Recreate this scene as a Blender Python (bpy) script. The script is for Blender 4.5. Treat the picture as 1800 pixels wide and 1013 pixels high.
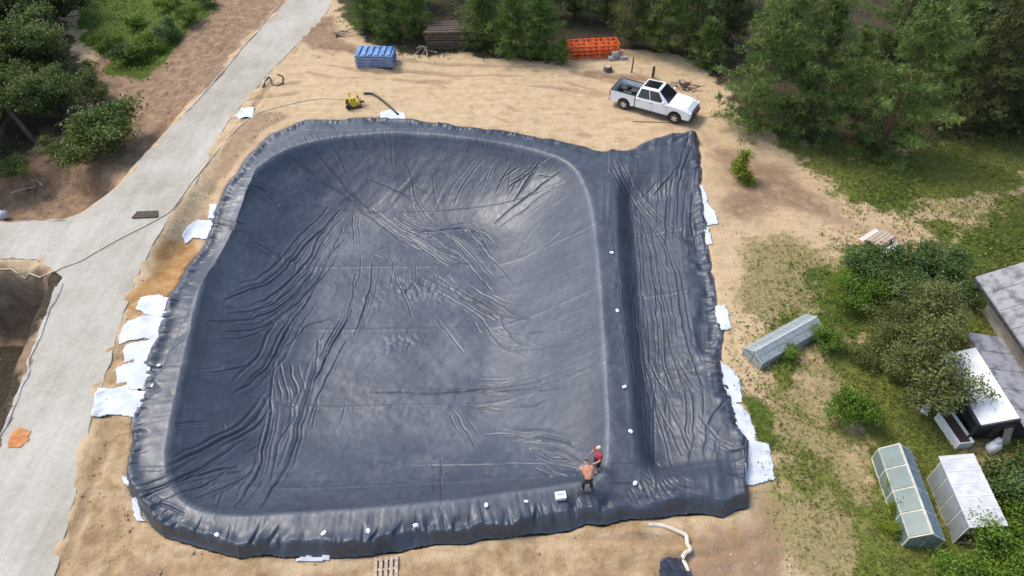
import bpy, bmesh, math, random
import numpy as np
from mathutils import Vector, Matrix

for o in list(bpy.data.objects): bpy.data.objects.remove(o)
random.seed(7); RNG = np.random.default_rng(7)
S = bpy.context.scene
COL = S.collection
R = math.radians
PI = math.pi

# ------------------------------------------------------------------ camera, sky, sun, exposure
CAM_H, PITCH, FPX = 25.0, 45.0, 1200.0
cam_d = bpy.data.cameras.new('camera'); cam = bpy.data.objects.new('camera', cam_d); COL.objects.link(cam)
cam.location = (0, 0, CAM_H); cam.rotation_euler = (R(90-PITCH), 0, 0)
cam_d.sensor_width = 36; cam_d.lens = 36*FPX/1800; cam_d.clip_end = 3000
S.camera = cam
SUN_EL, SUN_ROT = 54.0, -60.0
w = bpy.data.worlds.new('World'); S.world = w; w.use_nodes = True
nt = w.node_tree; nt.nodes.clear()
sky = nt.nodes.new('ShaderNodeTexSky'); sky.sky_type = 'NISHITA'; sky.sun_disc = False
sky.sun_elevation = R(SUN_EL); sky.sun_rotation = R(SUN_ROT); sky.air_density = 1.0; sky.dust_density = 2.2; sky.ozone_density = 0.7
bg = nt.nodes.new('ShaderNodeBackground'); bg.inputs['Strength'].default_value = 0.15
wo = nt.nodes.new('ShaderNodeOutputWorld')
nt.links.new(sky.outputs[0], bg.inputs[0]); nt.links.new(bg.outputs[0], wo.inputs[0])
sd_ = bpy.data.lights.new('sun', 'SUN'); sun = bpy.data.objects.new('sun', sd_); COL.objects.link(sun)
sd_.energy = 1.3; sd_.angle = R(16); sd_.color = (1.0, 0.95, 0.87)
sdir = Vector((math.sin(R(SUN_ROT))*math.cos(R(SUN_EL)), math.cos(R(SUN_ROT))*math.cos(R(SUN_EL)), math.sin(R(SUN_EL))))
sun.rotation_euler = sdir.to_track_quat('Z', 'Y').to_euler(); sun.location = (0, 40, 60)
S.view_settings.view_transform = 'Standard'; S.view_settings.look = 'None'
S.view_settings.exposure = 0.9; S.view_settings.gamma = 1; S.view_settings.use_curve_mapping = False

# ------------------------------------------------------------------ helpers: picture plan -> ground plan
_cp, _sp = math.cos(R(PITCH)), math.sin(R(PITCH))
def W(px, py, z=0.0):
    """point of the site plan at height z"""
    u = (np.asarray(px, float)-900)/FPX; v = (np.asarray(py, float)-506.5)/FPX
    t = (CAM_H-z)/(_sp+v*_cp)
    return u*t, t*(_cp-v*_sp)
def spline(pts, n=8, closed=True):
    p = np.array(pts, float); N = len(p); out = []
    rng_ = range(N) if closed else range(N-1)
    for i in rng_:
        if closed: a, b, c, d = p[(i-1) % N], p[i], p[(i+1) % N], p[(i+2) % N]
        else: a, b, c, d = p[max(i-1, 0)], p[i], p[i+1], p[min(i+2, N-1)]
        for k in range(n):
            t = k/n
            out.append(.5*((2*b)+(c-a)*t+(2*a-5*b+4*c-d)*t*t+(3*b-a-3*c+d)*t**3))
    if not closed: out.append(p[-1])
    return np.array(out)
def sdf(poly, x, y, param=False):
    """signed distance, positive inside; optional arc position of the nearest edge point"""
    x = np.asarray(x, float); y = np.asarray(y, float)
    d = np.full(x.shape, 1e18); ins = np.zeros(x.shape, bool); sarc = np.zeros(x.shape); acc = 0.
    N = len(poly)
    for i in range(N):
        ax, ay = poly[i]; bx, by = poly[(i+1) % N]
        ex, ey = bx-ax, by-ay; L2 = ex*ex+ey*ey
        if L2 < 1e-12: continue
        t = np.clip(((x-ax)*ex+(y-ay)*ey)/L2, 0, 1)
        dd = (x-ax-t*ex)**2+(y-ay-t*ey)**2
        if param: sarc = np.where(dd < d, acc+t*math.sqrt(L2), sarc)
        d = np.minimum(d, dd); acc += math.sqrt(L2)
        if abs(ey) > 1e-12:
            c = ((ay > y) != (by > y)) & (x < ex*(y-ay)/ey+ax); ins ^= c
    r = np.where(ins, np.sqrt(d), -np.sqrt(d))
    return (r, sarc) if param else r
def soft_inside(poly, x, y, d, k=1.1):
    """distance to the rim with the hips between neighbouring banks rounded off"""
    S_ = np.zeros_like(x); N = len(poly)
    for i in range(N):
        ax, ay = poly[i]; bx, by = poly[(i+1) % N]; L = math.hypot(bx-ax, by-ay)
        S_ += L*np.exp(-k*np.hypot(x-(ax+bx)/2, y-(ay+by)/2))
    ds = -np.log(np.maximum(S_*np.sqrt(k/(2*PI*np.maximum(d, .8))), 1e-12))/k
    m_ = ss(.6, 2.2, d)
    return d*(1-m_)+np.maximum(ds, .5)*m_
def ss(a, b, x):
    t = np.clip((x-a)/(b-a), 0, 1); return t*t*(3-2*t)
def _hash(ix, iy, seed):
    h = (ix.astype(np.int64)*374761393+iy.astype(np.int64)*668265263+seed*1442695041) & 0x7fffffff
    h = ((h ^ (h >> 13))*1274126177) & 0x7fffffff
    return ((h ^ (h >> 16)) & 0xffff)/65535.0
def vn(x, y, seed=0):
    x = np.asarray(x, float); y = np.asarray(y, float)
    ix = np.floor(x); iy = np.floor(y); fx = x-ix; fy = y-iy
    fx = fx*fx*(3-2*fx); fy = fy*fy*(3-2*fy)
    a = _hash(ix, iy, seed); b = _hash(ix+1, iy, seed); c = _hash(ix, iy+1, seed); d = _hash(ix+1, iy+1, seed)
    return (a*(1-fx)+b*fx)*(1-fy)+(c*(1-fx)+d*fx)*fy
def fbm(x, y, seed=0, oct=4):
    s = 0; a = .5; t = 0
    for k in range(oct):
        s = s+a*vn(x*2**k+17.3*k, y*2**k-9.1*k, seed+k); t += a; a *= .5
    return s/t
def pxpoly(pts, z=0.0, n=0):
    a = np.array(pts, float)
    x, y = W(a[:, 0], a[:, 1], z if np.isscalar(z) else np.array(z))
    p = np.stack([x, y], 1)
    return spline(p, n) if n else p

# ------------------------------------------------------------------ the lie of the land
P_OUT = pxpoly([(540,211),(620,209),(690,207),(800,224),(900,234),(1000,251),(1060,265),(1105,263),(1140,247),(1172,242),(1226,240),
   (1233,330),(1244,430),(1260,560),(1272,650),(1290,715),(1313,772),(1314,835),(1314,893),(1268,911),(1200,905),(1120,910),(1030,928),(960,940),
   (850,950),(760,965),(640,975),(560,975),(500,983),(420,980),(350,968),(290,942),(248,908),(231,872),(221,832),(231,780),(240,720),
   (258,650),(277,590),(302,520),(331,440),(362,385),(392,325),(430,283),(478,238)])
def _roughen(P, step, amp):
    out = []
    for i in range(len(P)):
        a, b = P[i], P[(i+1) % len(P)]; n = max(1, int(np.hypot(*(b-a))/step))
        for k in range(n): out.append(a+(b-a)*k/n)
    P = np.array(out); j = np.stack([fbm(P[:, 0]*1.1, P[:, 1]*1.1, 131, 3), fbm(P[:, 0]*1.1, P[:, 1]*1.1, 137, 3)], 1)-.5
    return P+j*amp
P_OUT = _roughen(P_OUT, .55, .55)
_q = [(545,250),(620,238),(720,234),(830,244),(930,262),(1000,287),(1032,335),(1046,400),(1056,500),(1065,640),(1070,760),(1058,838),
   (1000,855),(900,869),(750,888),(560,903),(420,909),(345,897),(303,862),(290,810),(300,735),(320,645),(341,545),(365,450),(396,372),(433,315),(480,275)]
def zcrest(y): return 0.22+0.34*ss(34, 14, y)
def crestpoly(pts):
    a = np.array(pts, float); z = np.full(len(a), .5)
    for _ in range(4):
        x, y = W(a[:, 0], a[:, 1], z); z = zcrest(y)
    return np.stack([x, y], 1)
Q_IN = spline(crestpoly(_q), 6)
TL = crestpoly([(1077,296),(1084,450),(1096,600),(1106,720),(1118,845)])      # trough, left lip
TR = pxpoly([(1226,240),(1244,430),(1260,560),(1290,715),(1313,800)])          # trough, right edge
ROAD_L = [(640,-90),(505,0),(470,40),(420,95),(370,150),(320,205),(285,240),(245,283),(215,320),(185,345),(150,374),(110,388),(0,392),(-260,400),
          (-300,462),(0,456),(65,456),(104,484),(85,540),(60,610),(35,680),(8,750),(-25,830),(-90,960),(-150,1080)]
ROAD_R = [(75,1080),(97,1013),(115,940),(132,870),(149,800),(160,740),(175,690),(195,630),(215,560),(240,490),(275,420),(312,362),(342,326),(372,270),
          (400,215),(432,178),(472,130),(522,80),(562,40),(588,0),(680,-90)]
P_ROAD = pxpoly(ROAD_L+ROAD_R)
PIT_A = pxpoly([(-250,475),(0,470),(70,470),(92,492),(70,548),(46,610),(20,680),(-8,750),(-60,850),(-300,800)])
PIT_B = pxpoly([(-300,378),(0,378),(60,374),(130,356),(195,318),(215,295),(170,275),(100,262),(0,280),(-300,330)])
BANK = pxpoly([(-300,330),(0,270),(110,240),(220,225),(262,215),(330,160),(420,60),(470,0),(420,0),(350,60),(230,140),(130,220),(0,220),(-300,260)])

def terrain(x, y):
    z = (fbm(x*.18, y*.18, 3, 3)-.5)*.35
    z = z+(fbm(x*.9, y*1.4, 5, 3)-.5)*.10
    road = sdf(P_ROAD, x, y)
    k = ss(-1.2, .1, road)
    z = z*(1-k)
    wa = (fbm(x*.7, y*.7, 9, 3)-.5)*.8
    a = sdf(PIT_A, x, y)+wa*.5
    z = z-4.2*ss(0, 1.5, a)*(1-ss(.5, 1, k))
    b = sdf(PIT_B, x, y)+wa*.6
    z = z-1.5*ss(0, 1.6, b)*(1-ss(.3, 1, k))
    left = ss(-17, -24, x+.55*(y-38))*ss(24, 30, y)
    z = z-1.0*left*(1-k)
    spill = .16*np.clip(fbm(x*1.6, y*1.6, 15, 4)-.45, 0, 1)*ss(-.9, -.1, road)*ss(.75, .0, road)*2.2
    return z-.03*ss(.0, .3, road)+spill
def surf(x, y):
    """finished ground level, the basin and its banks included"""
    x = np.asarray(x, float); y = np.asarray(y, float)
    T = terrain(x, y)
    near = (x > -16) & (x < 14) & (y > 9) & (y < 44)
    if not near.any(): return T
    dP = sdf(P_OUT, x, y); dQ = sdf(Q_IN, x, y)
    zc = zcrest(y)+.08*(fbm(x*.5, y*.5, 21, 2)-.5)
    skirt = (.30+.8*ss(13.5, 20, y))*(.45+1.5*fbm(x*.75, y*.75, 23, 3)**1.5*1.4)
    z = T+(zc-T)*ss(0, skirt[()] if np.ndim(skirt) else skirt, dP)
    run = 5.6+3.6*ss(-3., 5., x)*ss(13., 19, y)*ss(38, 30, y)
    dS = np.where(dQ > 0, soft_inside(Q_IN, x, y, dQ), dQ)
    t = np.clip(dS/run, 0, 1.0)
    prof = 1-(1-t)**(1.9+.3*ss(-3, 5, x))
    prof = prof*ss(-.25, .35, dQ)
    z = z-3.15*np.clip(prof, 0, 1)*(dQ > 0)
    # filter trough along the right side
    yl = TL[::-1, 1]; xl = np.interp(y, yl, TL[::-1, 0]); xr = np.interp(y, TR[::-1, 1], TR[::-1, 0])
    u = (x-xl)/np.maximum(xr-xl, .5)
    e = ss(TL[-1, 1]-.1, TL[-1, 1]+1.3, y)*ss(TL[0, 1]+.3, TL[0, 1]-2.5, y)
    d = (.95*ss(0, .24, u)-.70*ss(.26, .95, u))*e*(u > 0)*(u < 1.3)
    z = z-d*ss(0, .5, dP)
    fx, fy = W(1200, 248)
    z = z+.55*np.exp(-(((x-fx)/1.6)**2+((y-fy)/.55)**2))*ss(-.1, .3, dP)
    return np.where(near & (dP > -.02), z, T)
_hx = np.arange(-60, 60.01, .2); _hy = np.arange(2, 80.01, .2)
_HX, _HY = np.meshgrid(_hx, _hy)
_HZ = surf(_HX.ravel(), _HY.ravel()).reshape(_HX.shape)
_RD = sdf(P_ROAD, _HX, _HY); _PD = sdf(P_OUT, _HX, _HY)
def look(G, x, y):
    i = np.clip((np.asarray(x)+60)/.2, 0, G.shape[1]-1.001); j = np.clip((np.asarray(y)-2)/.2, 0, G.shape[0]-1.001)
    a = i.astype(int); b = j.astype(int); u = i-a; v = j-b
    return (G[b, a]*(1-u)+G[b, a+1]*u)*(1-v)+(G[b+1, a]*(1-u)+G[b+1, a+1]*u)*v
def Z(x, y): return float(look(_HZ, np.array([x]), np.array([y]))[0])
def road_d(x, y): return float(look(_RD, np.array([x]), np.array([y]))[0])
def on(px, py, dz=0.0):
    """world point on the finished ground seen at this place of the plan"""
    z = 0.
    for _ in range(9):
        x, y = W(px, py, z); z = .5*z+.5*Z(float(x), float(y))
    x, y = W(px, py, z)
    return Vector((float(x), float(y), Z(float(x), float(y))+dz))

# ------------------------------------------------------------------ materials
MATS = {}
def nmat(name):
    m = bpy.data.materials.new(name); m.use_nodes = True
    n = m.node_tree; n.nodes.clear()
    return m, n, n.nodes, n.links
def mat(name, c1, c2=None, rough=.7, scale=8., bump=0., bscale=None, metal=0., spec=.5, trans=0., detail=6., coat=0., lo=.35, hi=.65, alpha=1.):
    if name in MATS: return MATS[name]
    m, n, N, L = nmat(name)
    p = N.new('ShaderNodeBsdfPrincipled'); o = N.new('ShaderNodeOutputMaterial'); L.new(p.outputs[0], o.inputs[0])
    p.inputs['Roughness'].default_value = rough; p.inputs['Metallic'].default_value = metal
    p.inputs['Specular IOR Level'].default_value = spec; p.inputs['Transmission Weight'].default_value = trans
    p.inputs['Coat Weight'].default_value = coat; p.inputs['Alpha'].default_value = alpha
    tc = N.new('ShaderNodeNewGeometry')
    nz = N.new('ShaderNodeTexNoise'); nz.inputs['Scale'].default_value = scale; nz.inputs['Detail'].default_value = detail
    L.new(tc.outputs['Position'], nz.inputs['Vector'])
    if c2 is not None:
        r = N.new('ShaderNodeValToRGB'); e = r.color_ramp.elements
        e[0].position = lo; e[0].color = (*c1, 1); e[1].position = hi; e[1].color = (*c2, 1)
        L.new(nz.outputs['Fac'], r.inputs[0]); L.new(r.outputs[0], p.inputs['Base Color'])
    else: p.inputs['Base Color'].default_value = (*c1, 1)
    if bump:
        nb = N.new('ShaderNodeTexNoise'); nb.inputs['Scale'].default_value = bscale or scale*3; nb.inputs['Detail'].default_value = 5
        L.new(tc.outputs['Position'], nb.inputs['Vector'])
        b = N.new('ShaderNodeBump'); b.inputs['Strength'].default_value = bump; b.inputs['Distance'].default_value = .03
        L.new(nb.outputs['Fac'], b.inputs['Height']); L.new(b.outputs[0], p.inputs['Normal'])
    MATS[name] = m; return m
def leafmat(name, dark, mid, light, trans=.25):
    m, n, N, L = nmat(name)
    o = N.new('ShaderNodeOutputMaterial'); p = N.new('ShaderNodeBsdfPrincipled'); t = N.new('ShaderNodeBsdfTranslucent'); mx = N.new('ShaderNodeMixShader')
    at = N.new('ShaderNodeAttribute'); at.attribute_name = 'tone'
    oi = N.new('ShaderNodeObjectInfo')
    ad = N.new('ShaderNodeMath'); ad.operation = 'MULTIPLY_ADD'; ad.inputs[1].default_value = .25; ad.inputs[2].default_value = -.12
    L.new(oi.outputs['Random'], ad.inputs[0])
    a2 = N.new('ShaderNodeMath'); a2.operation = 'ADD'; L.new(ad.outputs[0], a2.inputs[0]); L.new(at.outputs['Fac'], a2.inputs[1])
    r = N.new('ShaderNodeValToRGB'); e = r.color_ramp.elements
    e[0].position = .1; e[0].color = (*dark, 1); e[1].position = .95; e[1].color = (*light, 1)
    k = e.new(.5); k.color = (*mid, 1)
    L.new(a2.outputs[0], r.inputs[0]); L.new(r.outputs[0], p.inputs['Base Color']); L.new(r.outputs[0], t.inputs['Color'])
    p.inputs['Roughness'].default_value = .6; p.inputs['Specular IOR Level'].default_value = .3
    mx.inputs[0].default_value = trans
    L.new(p.outputs[0], mx.inputs[1]); L.new(t.outputs[0], mx.inputs[2]); L.new(mx.outputs[0], o.inputs[0])
    MATS[name] = m; return m

def ground_material():
    m, n, N, L = nmat('ground_earth_grass')
    o = N.new('ShaderNodeOutputMaterial'); p = N.new('ShaderNodeBsdfPrincipled'); L.new(p.outputs[0], o.inputs[0])
    p.inputs['Roughness'].default_value = .95; p.inputs['Specular IOR Level'].default_value = .15
    g = N.new('ShaderNodeNewGeometry')
    def noise(scale, detail=6, rough=.6, st=None):
        v = g.outputs['Position']
        if st:
            mp = N.new('ShaderNodeMapping'); mp.inputs['Scale'].default_value = st; mp.inputs['Rotation'].default_value = (0, 0, R(-6)); L.new(v, mp.inputs[0]); v = mp.outputs[0]
        q = N.new('ShaderNodeTexNoise'); q.inputs['Scale'].default_value = scale; q.inputs['Detail'].default_value = detail; q.inputs['Roughness'].default_value = rough
        L.new(v, q.inputs['Vector']); return q.outputs['Fac']
    def ramp(f, stops):
        r = N.new('ShaderNodeValToRGB'); e = r.color_ramp.elements
        e[0].position = stops[0][0]; e[0].color = (*stops[0][1], 1); e[1].position = stops[-1][0]; e[1].color = (*stops[-1][1], 1)
        for s in stops[1:-1]:
            k = e.new(s[0]); k.color = (*s[1], 1)
        L.new(f, r.inputs[0]); return r.outputs[0]
    def mix(f, a, b, t='MIX'):
        q = N.new('ShaderNodeMix'); q.data_type = 'RGBA'; q.blend_type = t
        if isinstance(f, float): q.inputs[0].default_value = f
        else: L.new(f, q.inputs[0])
        L.new(a, q.inputs[6]); L.new(b, q.inputs[7]); return q.outputs[2]
    n_big = noise(.35, 5); n_mid = noise(1.6, 7, .65); n_fin = noise(7., 8, .7); n_gr = noise(26., 4, .7)
    n_str = noise(.9, 6, .6, (.35, 2.6, 1))
    def edge(ch, k=.7, nn=None):
        a = N.new('ShaderNodeMath'); a.operation = 'MULTIPLY_ADD'; a.inputs[1].default_value = k; a.inputs[2].default_value = -.5*k
        L.new(nn or n_mid, a.inputs[0])
        b = N.new('ShaderNodeMath'); b.operation = 'ADD'; L.new(a.outputs[0], b.inputs[0]); L.new(ch, b.inputs[1])
        c = N.new('ShaderNodeMapRange'); c.interpolation_type = 'SMOOTHSTEP'; c.inputs[1].default_value = .38; c.inputs[2].default_value = .62
        L.new(b.outputs[0], c.inputs[0]); return c.outputs[0]
    def chans(name):
        at = N.new('ShaderNodeAttribute'); at.attribute_name = name
        s = N.new('ShaderNodeSeparateColor'); L.new(at.outputs['Color'], s.inputs[0]); return list(s.outputs[:3])+[at.outputs['Alpha']]
    A = chans('zone_a'); B = chans('zone_b')
    sm = N.new('ShaderNodeMix'); sm.data_type = 'FLOAT'; sm.inputs[0].default_value = .62; L.new(n_str, sm.inputs[2]); L.new(n_mid, sm.inputs[3])
    sand = ramp(sm.outputs[0], [(.32, (.42, .28, .15)), (.50, (.55, .40, .235)), (.68, (.62, .48, .31))])
    sand = mix(edge(B[2], .9, n_big), sand, ramp(n_mid, [(.3, (.27, .165, .08)), (.48, (.41, .28, .15)), (.68, (.54, .40, .245))]))   # damp tan sand of the near bank
    tf = N.new('ShaderNodeMath'); tf.operation = 'MULTIPLY'; tf.inputs[1].default_value = .6; L.new(edge(B[3], .9), tf.inputs[0])
    sand = mix(tf.outputs[0], sand, ramp(n_fin, [(.3, (.27, .175, .095)), (.7, (.42, .30, .18))]))                                      # damp, pressed wheel tracks
    col = mix(edge(A[3], .5), sand, ramp(n_mid, [(.3, (.32, .165, .06)), (.55, (.45, .26, .11)), (.75, (.54, .37, .21))]))                   # orange clay
    col = mix(edge(A[2], .7), col, ramp(n_mid, [(.28, (.17, .107, .062)), (.5, (.29, .19, .115)), (.75, (.42, .30, .20))]))               # brown soil
    dry = ramp(n_fin, [(.25, (.17, .13, .045)), (.45, (.27, .215, .09)), (.62, (.36, .295, .145)), (.8, (.42, .35, .20))])
    col = mix(edge(A[1], .9), col, dry)
    grn = ramp(n_fin, [(.22, (.055, .07, .010)), (.42, (.125, .15, .024)), (.6, (.19, .205, .045)), (.8, (.27, .25, .08))])
    col = mix(edge(A[0], 1.0), col, grn)
    lus = ramp(n_fin, [(.25, (.035, .055, .008)), (.5, (.085, .125, .018)), (.8, (.17, .20, .045))])
    col = mix(edge(B[1], .9), col, lus)
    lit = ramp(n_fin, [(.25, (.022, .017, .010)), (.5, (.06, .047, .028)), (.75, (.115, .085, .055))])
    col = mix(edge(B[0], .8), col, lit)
    var = ramp(n_gr, [(.25, (.72, .72, .72)), (.75, (1.2, 1.2, 1.2))])
    col = mix(1.0, col, var, 'MULTIPLY')
    L.new(col, p.inputs['Base Color'])
    b1 = N.new('ShaderNodeBump'); b1.inputs['Strength'].default_value = .8; b1.inputs['Distance'].default_value = .10; L.new(n_fin, b1.inputs['Height'])
    b2 = N.new('ShaderNodeBump'); b2.inputs['Strength'].default_value = .35; b2.inputs['Distance'].default_value = .14; L.new(n_str, b2.inputs['Height']); L.new(b1.outputs[0], b2.inputs['Normal'])
    L.new(b2.outputs[0], p.inputs['Normal'])
    return m

def liner_material():
    m, n, N, L = nmat('black_liner_sheet')
    o = N.new('ShaderNodeOutputMaterial'); p = N.new('ShaderNodeBsdfPrincipled'); L.new(p.outputs[0], o.inputs[0])
    g = N.new('ShaderNodeNewGeometry')
    def noise(s, d=5, st=None):
        q = N.new('ShaderNodeTexNoise'); q.inputs['Scale'].default_value = s; q.inputs['Detail'].default_value = d; q.inputs['Roughness'].default_value = .62
        v = g.outputs['Position']
        if st:
            mp = N.new('ShaderNodeMapping'); mp.inputs['Scale'].default_value = st; L.new(v, mp.inputs[0]); v = mp.outputs[0]
        L.new(v, q.inputs['Vector']); return q.outputs['Fac']
    at = N.new('ShaderNodeAttribute'); at.attribute_name = 'dust_sheen'
    a = noise(.45, 3); b = noise(3.5, 6, (1, .5, 1)); c = noise(22, 3)
    m1 = N.new('ShaderNodeMath'); m1.operation = 'MULTIPLY'; L.new(a, m1.inputs[0]); L.new(b, m1.inputs[1])
    m2 = N.new('ShaderNodeMath'); m2.operation = 'MULTIPLY_ADD'; L.new(at.outputs['Fac'], m2.inputs[0]); m2.inputs[1].default_value = .45; L.new(m1.outputs[0], m2.inputs[2])
    r = N.new('ShaderNodeValToRGB'); e = r.color_ramp.elements
    e[0].position = .06; e[0].color = (.022, .029, .041, 1); e[1].position = 1.0; e[1].color = (.19, .195, .20, 1)
    k = e.new(.35); k.color = (.050, .061, .081, 1)
    L.new(m2.outputs[0], r.inputs[0]); L.new(r.outputs[0], p.inputs['Base Color'])
    rr = N.new('ShaderNodeMapRange'); rr.inputs[1].default_value = .3; rr.inputs[2].default_value = .7; rr.inputs[3].default_value = .38; rr.inputs[4].default_value = .54
    L.new(b, rr.inputs[0]); L.new(rr.outputs[0], p.inputs['Roughness'])
    p.inputs['Specular IOR Level'].default_value = .62
    bm = N.new('ShaderNodeBump'); bm.inputs['Strength'].default_value = .35; bm.inputs['Distance'].default_value = .04; L.new(b, bm.inputs['Height'])
    L.new(bm.outputs[0], p.inputs['Normal'])
    return m

# ------------------------------------------------------------------ mesh helpers
def tag(o, label=None, cat=None, group=None, kind=None):
    if label: o['label'] = label
    if cat: o['category'] = cat
    if group: o['group'] = group
    if kind: o['kind'] = kind
    return o
def link(name, me, m=None, parent=None):
    o = bpy.data.objects.new(name, me); COL.objects.link(o)
    if m is not None and me is not None and not me.materials: me.materials.append(m)
    if parent: o.parent = parent
    return o
def npmesh(name, v, f, smooth=False, attrs=None):
    v = np.asarray(v, np.float32); f = np.asarray(f, np.int32); k = f.shape[1]
    me = bpy.data.meshes.new(name)
    me.vertices.add(len(v)); me.vertices.foreach_set('co', v.ravel())
    me.loops.add(f.size); me.loops.foreach_set('vertex_index', f.ravel())
    me.polygons.add(len(f)); me.polygons.foreach_set('loop_start', np.arange(0, f.size, k, dtype=np.int32))
    if smooth: me.polygons.foreach_set('use_smooth', np.ones(len(f), bool))
    for nm, (typ, arr) in (attrs or {}).items():
        a = me.attributes.new(nm, typ, 'POINT')
        a.data.foreach_set('value' if typ == 'FLOAT' else 'color', np.asarray(arr, np.float32).ravel())
    me.update(calc_edges=True); return me
def empty(name, loc, rz=0.):
    o = bpy.data.objects.new(name, None); COL.objects.link(o); o.location = loc; o.rotation_euler = (0, 0, rz); o.empty_display_size = .3; return o
class MB:
    """collects shapes into one mesh"""
    def __init__(s): s.v = []; s.f = []
    def add(s, v, f):
        b = len(s.v); s.v += [tuple(q) for q in v]; s.f += [tuple(i+b for i in q) for q in f]; return s
    def box(s, a, b, M=None):
        x0, y0, z0 = a; x1, y1, z1 = b
        v = [(x0,y0,z0),(x1,y0,z0),(x1,y1,z0),(x0,y1,z0),(x0,y0,z1),(x1,y0,z1),(x1,y1,z1),(x0,y1,z1)]
        if M is not None: v = [M @ Vector(q) for q in v]
        return s.add(v, [(0,3,2,1),(4,5,6,7),(0,1,5,4),(1,2,6,5),(2,3,7,6),(3,0,4,7)])
    def bar(s, p, q, w, h=None):
        p = Vector(p); q = Vector(q); h = h or w; d = (q-p).normalized()
        up = Vector((0,0,1)) if abs(d.z) < .95 else Vector((0,1,0))
        a = d.cross(up).normalized()*w/2; b = a.cross(d).normalized()*h/2
        v = [p-a-b, p+a-b, p+a+b, p-a+b, q-a-b, q+a-b, q+a+b, q-a+b]
        return s.add(v, [(0,3,2,1),(4,5,6,7),(0,1,5,4),(1,2,6,5),(2,3,7,6),(3,0,4,7)])
    def tube(s, pts, r, n=8):
        pts = [Vector(p) for p in pts]; rs = r if isinstance(r, (list, tuple, np.ndarray)) else [r]*len(pts); v = []; f = []
        for i, p in enumerate(pts):
            d = (pts[min(i+1, len(pts)-1)]-pts[max(i-1, 0)]).normalized()
            up = Vector((0,0,1)) if abs(d.z) < .9 else Vector((1,0,0))
            a = d.cross(up).normalized(); b = a.cross(d)
            for k in range(n):
                t = 2*PI*k/n; v.append(p+(a*math.cos(t)+b*math.sin(t))*rs[i])
        for i in range(len(pts)-1):
            for k in range(n): f.append((i*n+k, i*n+(k+1) % n, (i+1)*n+(k+1) % n, (i+1)*n+k))
        f.append(tuple(range(n))); f.append(tuple(reversed(range((len(pts)-1)*n, len(pts)*n))))
        return s.add(v, f)
    def lathe(s, prof, n=20, M=None):
        v = []; f = []
        for (r, z) in prof:
            for k in range(n): v.append(Vector((r*math.cos(2*PI*k/n), r*math.sin(2*PI*k/n), z)))
        for i in range(len(prof)-1):
            for k in range(n): f.append((i*n+k, i*n+(k+1) % n, (i+1)*n+(k+1) % n, (i+1)*n+k))
        f.append(tuple(reversed(range(n)))); f.append(tuple(range((len(prof)-1)*n, len(prof)*n)))
        if M is not None: v = [M @ q for q in v]
        return s.add(v, f)
    def prism(s, poly, y0, y1):
        """outline in x,z pushed along y"""
        n = len(poly)
        v = [(x, y0, z) for x, z in poly]+[(x, y1, z) for x, z in poly]
        f = [tuple(range(n)), tuple(reversed(range(n, 2*n)))]+[(i, i+n, (i+1) % n+n, (i+1) % n) for i in range(n)]
        return s.add(v, f)
    def quad(s, a, b, c, d, t=.01):
        a, b, c, d = map(Vector, (a, b, c, d)); nrm = (b-a).cross(d-a).normalized()*t
        v = [a, b, c, d, a+nrm, b+nrm, c+nrm, d+nrm]
        return s.add(v, [(0,3,2,1),(4,5,6,7),(0,1,5,4),(1,2,6,5),(2,3,7,6),(3,0,4,7)])
    def mesh(s, name):
        me = bpy.data.meshes.new(name); me.from_pydata([tuple(q) for q in s.v], [], s.f)
        bm = bmesh.new(); bm.from_mesh(me); bmesh.ops.recalc_face_normals(bm, faces=bm.faces); bm.to_mesh(me); bm.free()
        return me
    def build(s, name, m, parent=None, smooth=False, bevel=0.):
        me = s.mesh(name)
        if smooth:
            for q in me.polygons: q.use_smooth = True
        o = link(name, me, m, parent)
        if bevel:
            b = o.modifiers.new('bevel', 'BEVEL'); b.width = bevel; b.segments = 3 if bevel >= .1 else 2; b.limit_method = 'ANGLE'; b.angle_limit = R(35)
        return o
def copy_tree(o, parent=None):
    c = o.copy(); COL.objects.link(c); c.parent = parent
    for ch in [q for q in bpy.data.objects if q.parent == o]: copy_tree(ch, c)
    return c
def grid_sheet(poly, step, zfun, keep=None, thick=0.):
    x0, y0 = poly.min(0)-step; x1, y1 = poly.max(0)+step
    xs = np.arange(x0, x1, step); ys = np.arange(y0, y1, step)
    X, Y = np.meshgrid(xs, ys); shp = X.shape
    d = sdf(poly, X, Y)
    if keep is not None: d = d+keep(X, Y)
    idx = -np.ones(shp, int)
    inside = d > 0
    cell = (inside[:-1,:-1].astype(int)+inside[1:,:-1]+inside[:-1,1:]+inside[1:,1:]) >= 3
    use = np.zeros(shp, bool); use[:-1,:-1] |= cell; use[1:,:-1] |= cell; use[:-1,1:] |= cell; use[1:,1:] |= cell
    idx[use] = np.arange(use.sum())
    px, py = X[use], Y[use]
    z = zfun(px, py)
    f = np.stack([idx[:-1,:-1][cell], idx[:-1,1:][cell], idx[1:,1:][cell], idx[1:,:-1][cell]], 1)
    return np.stack([px, py, z], 1), f

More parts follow.
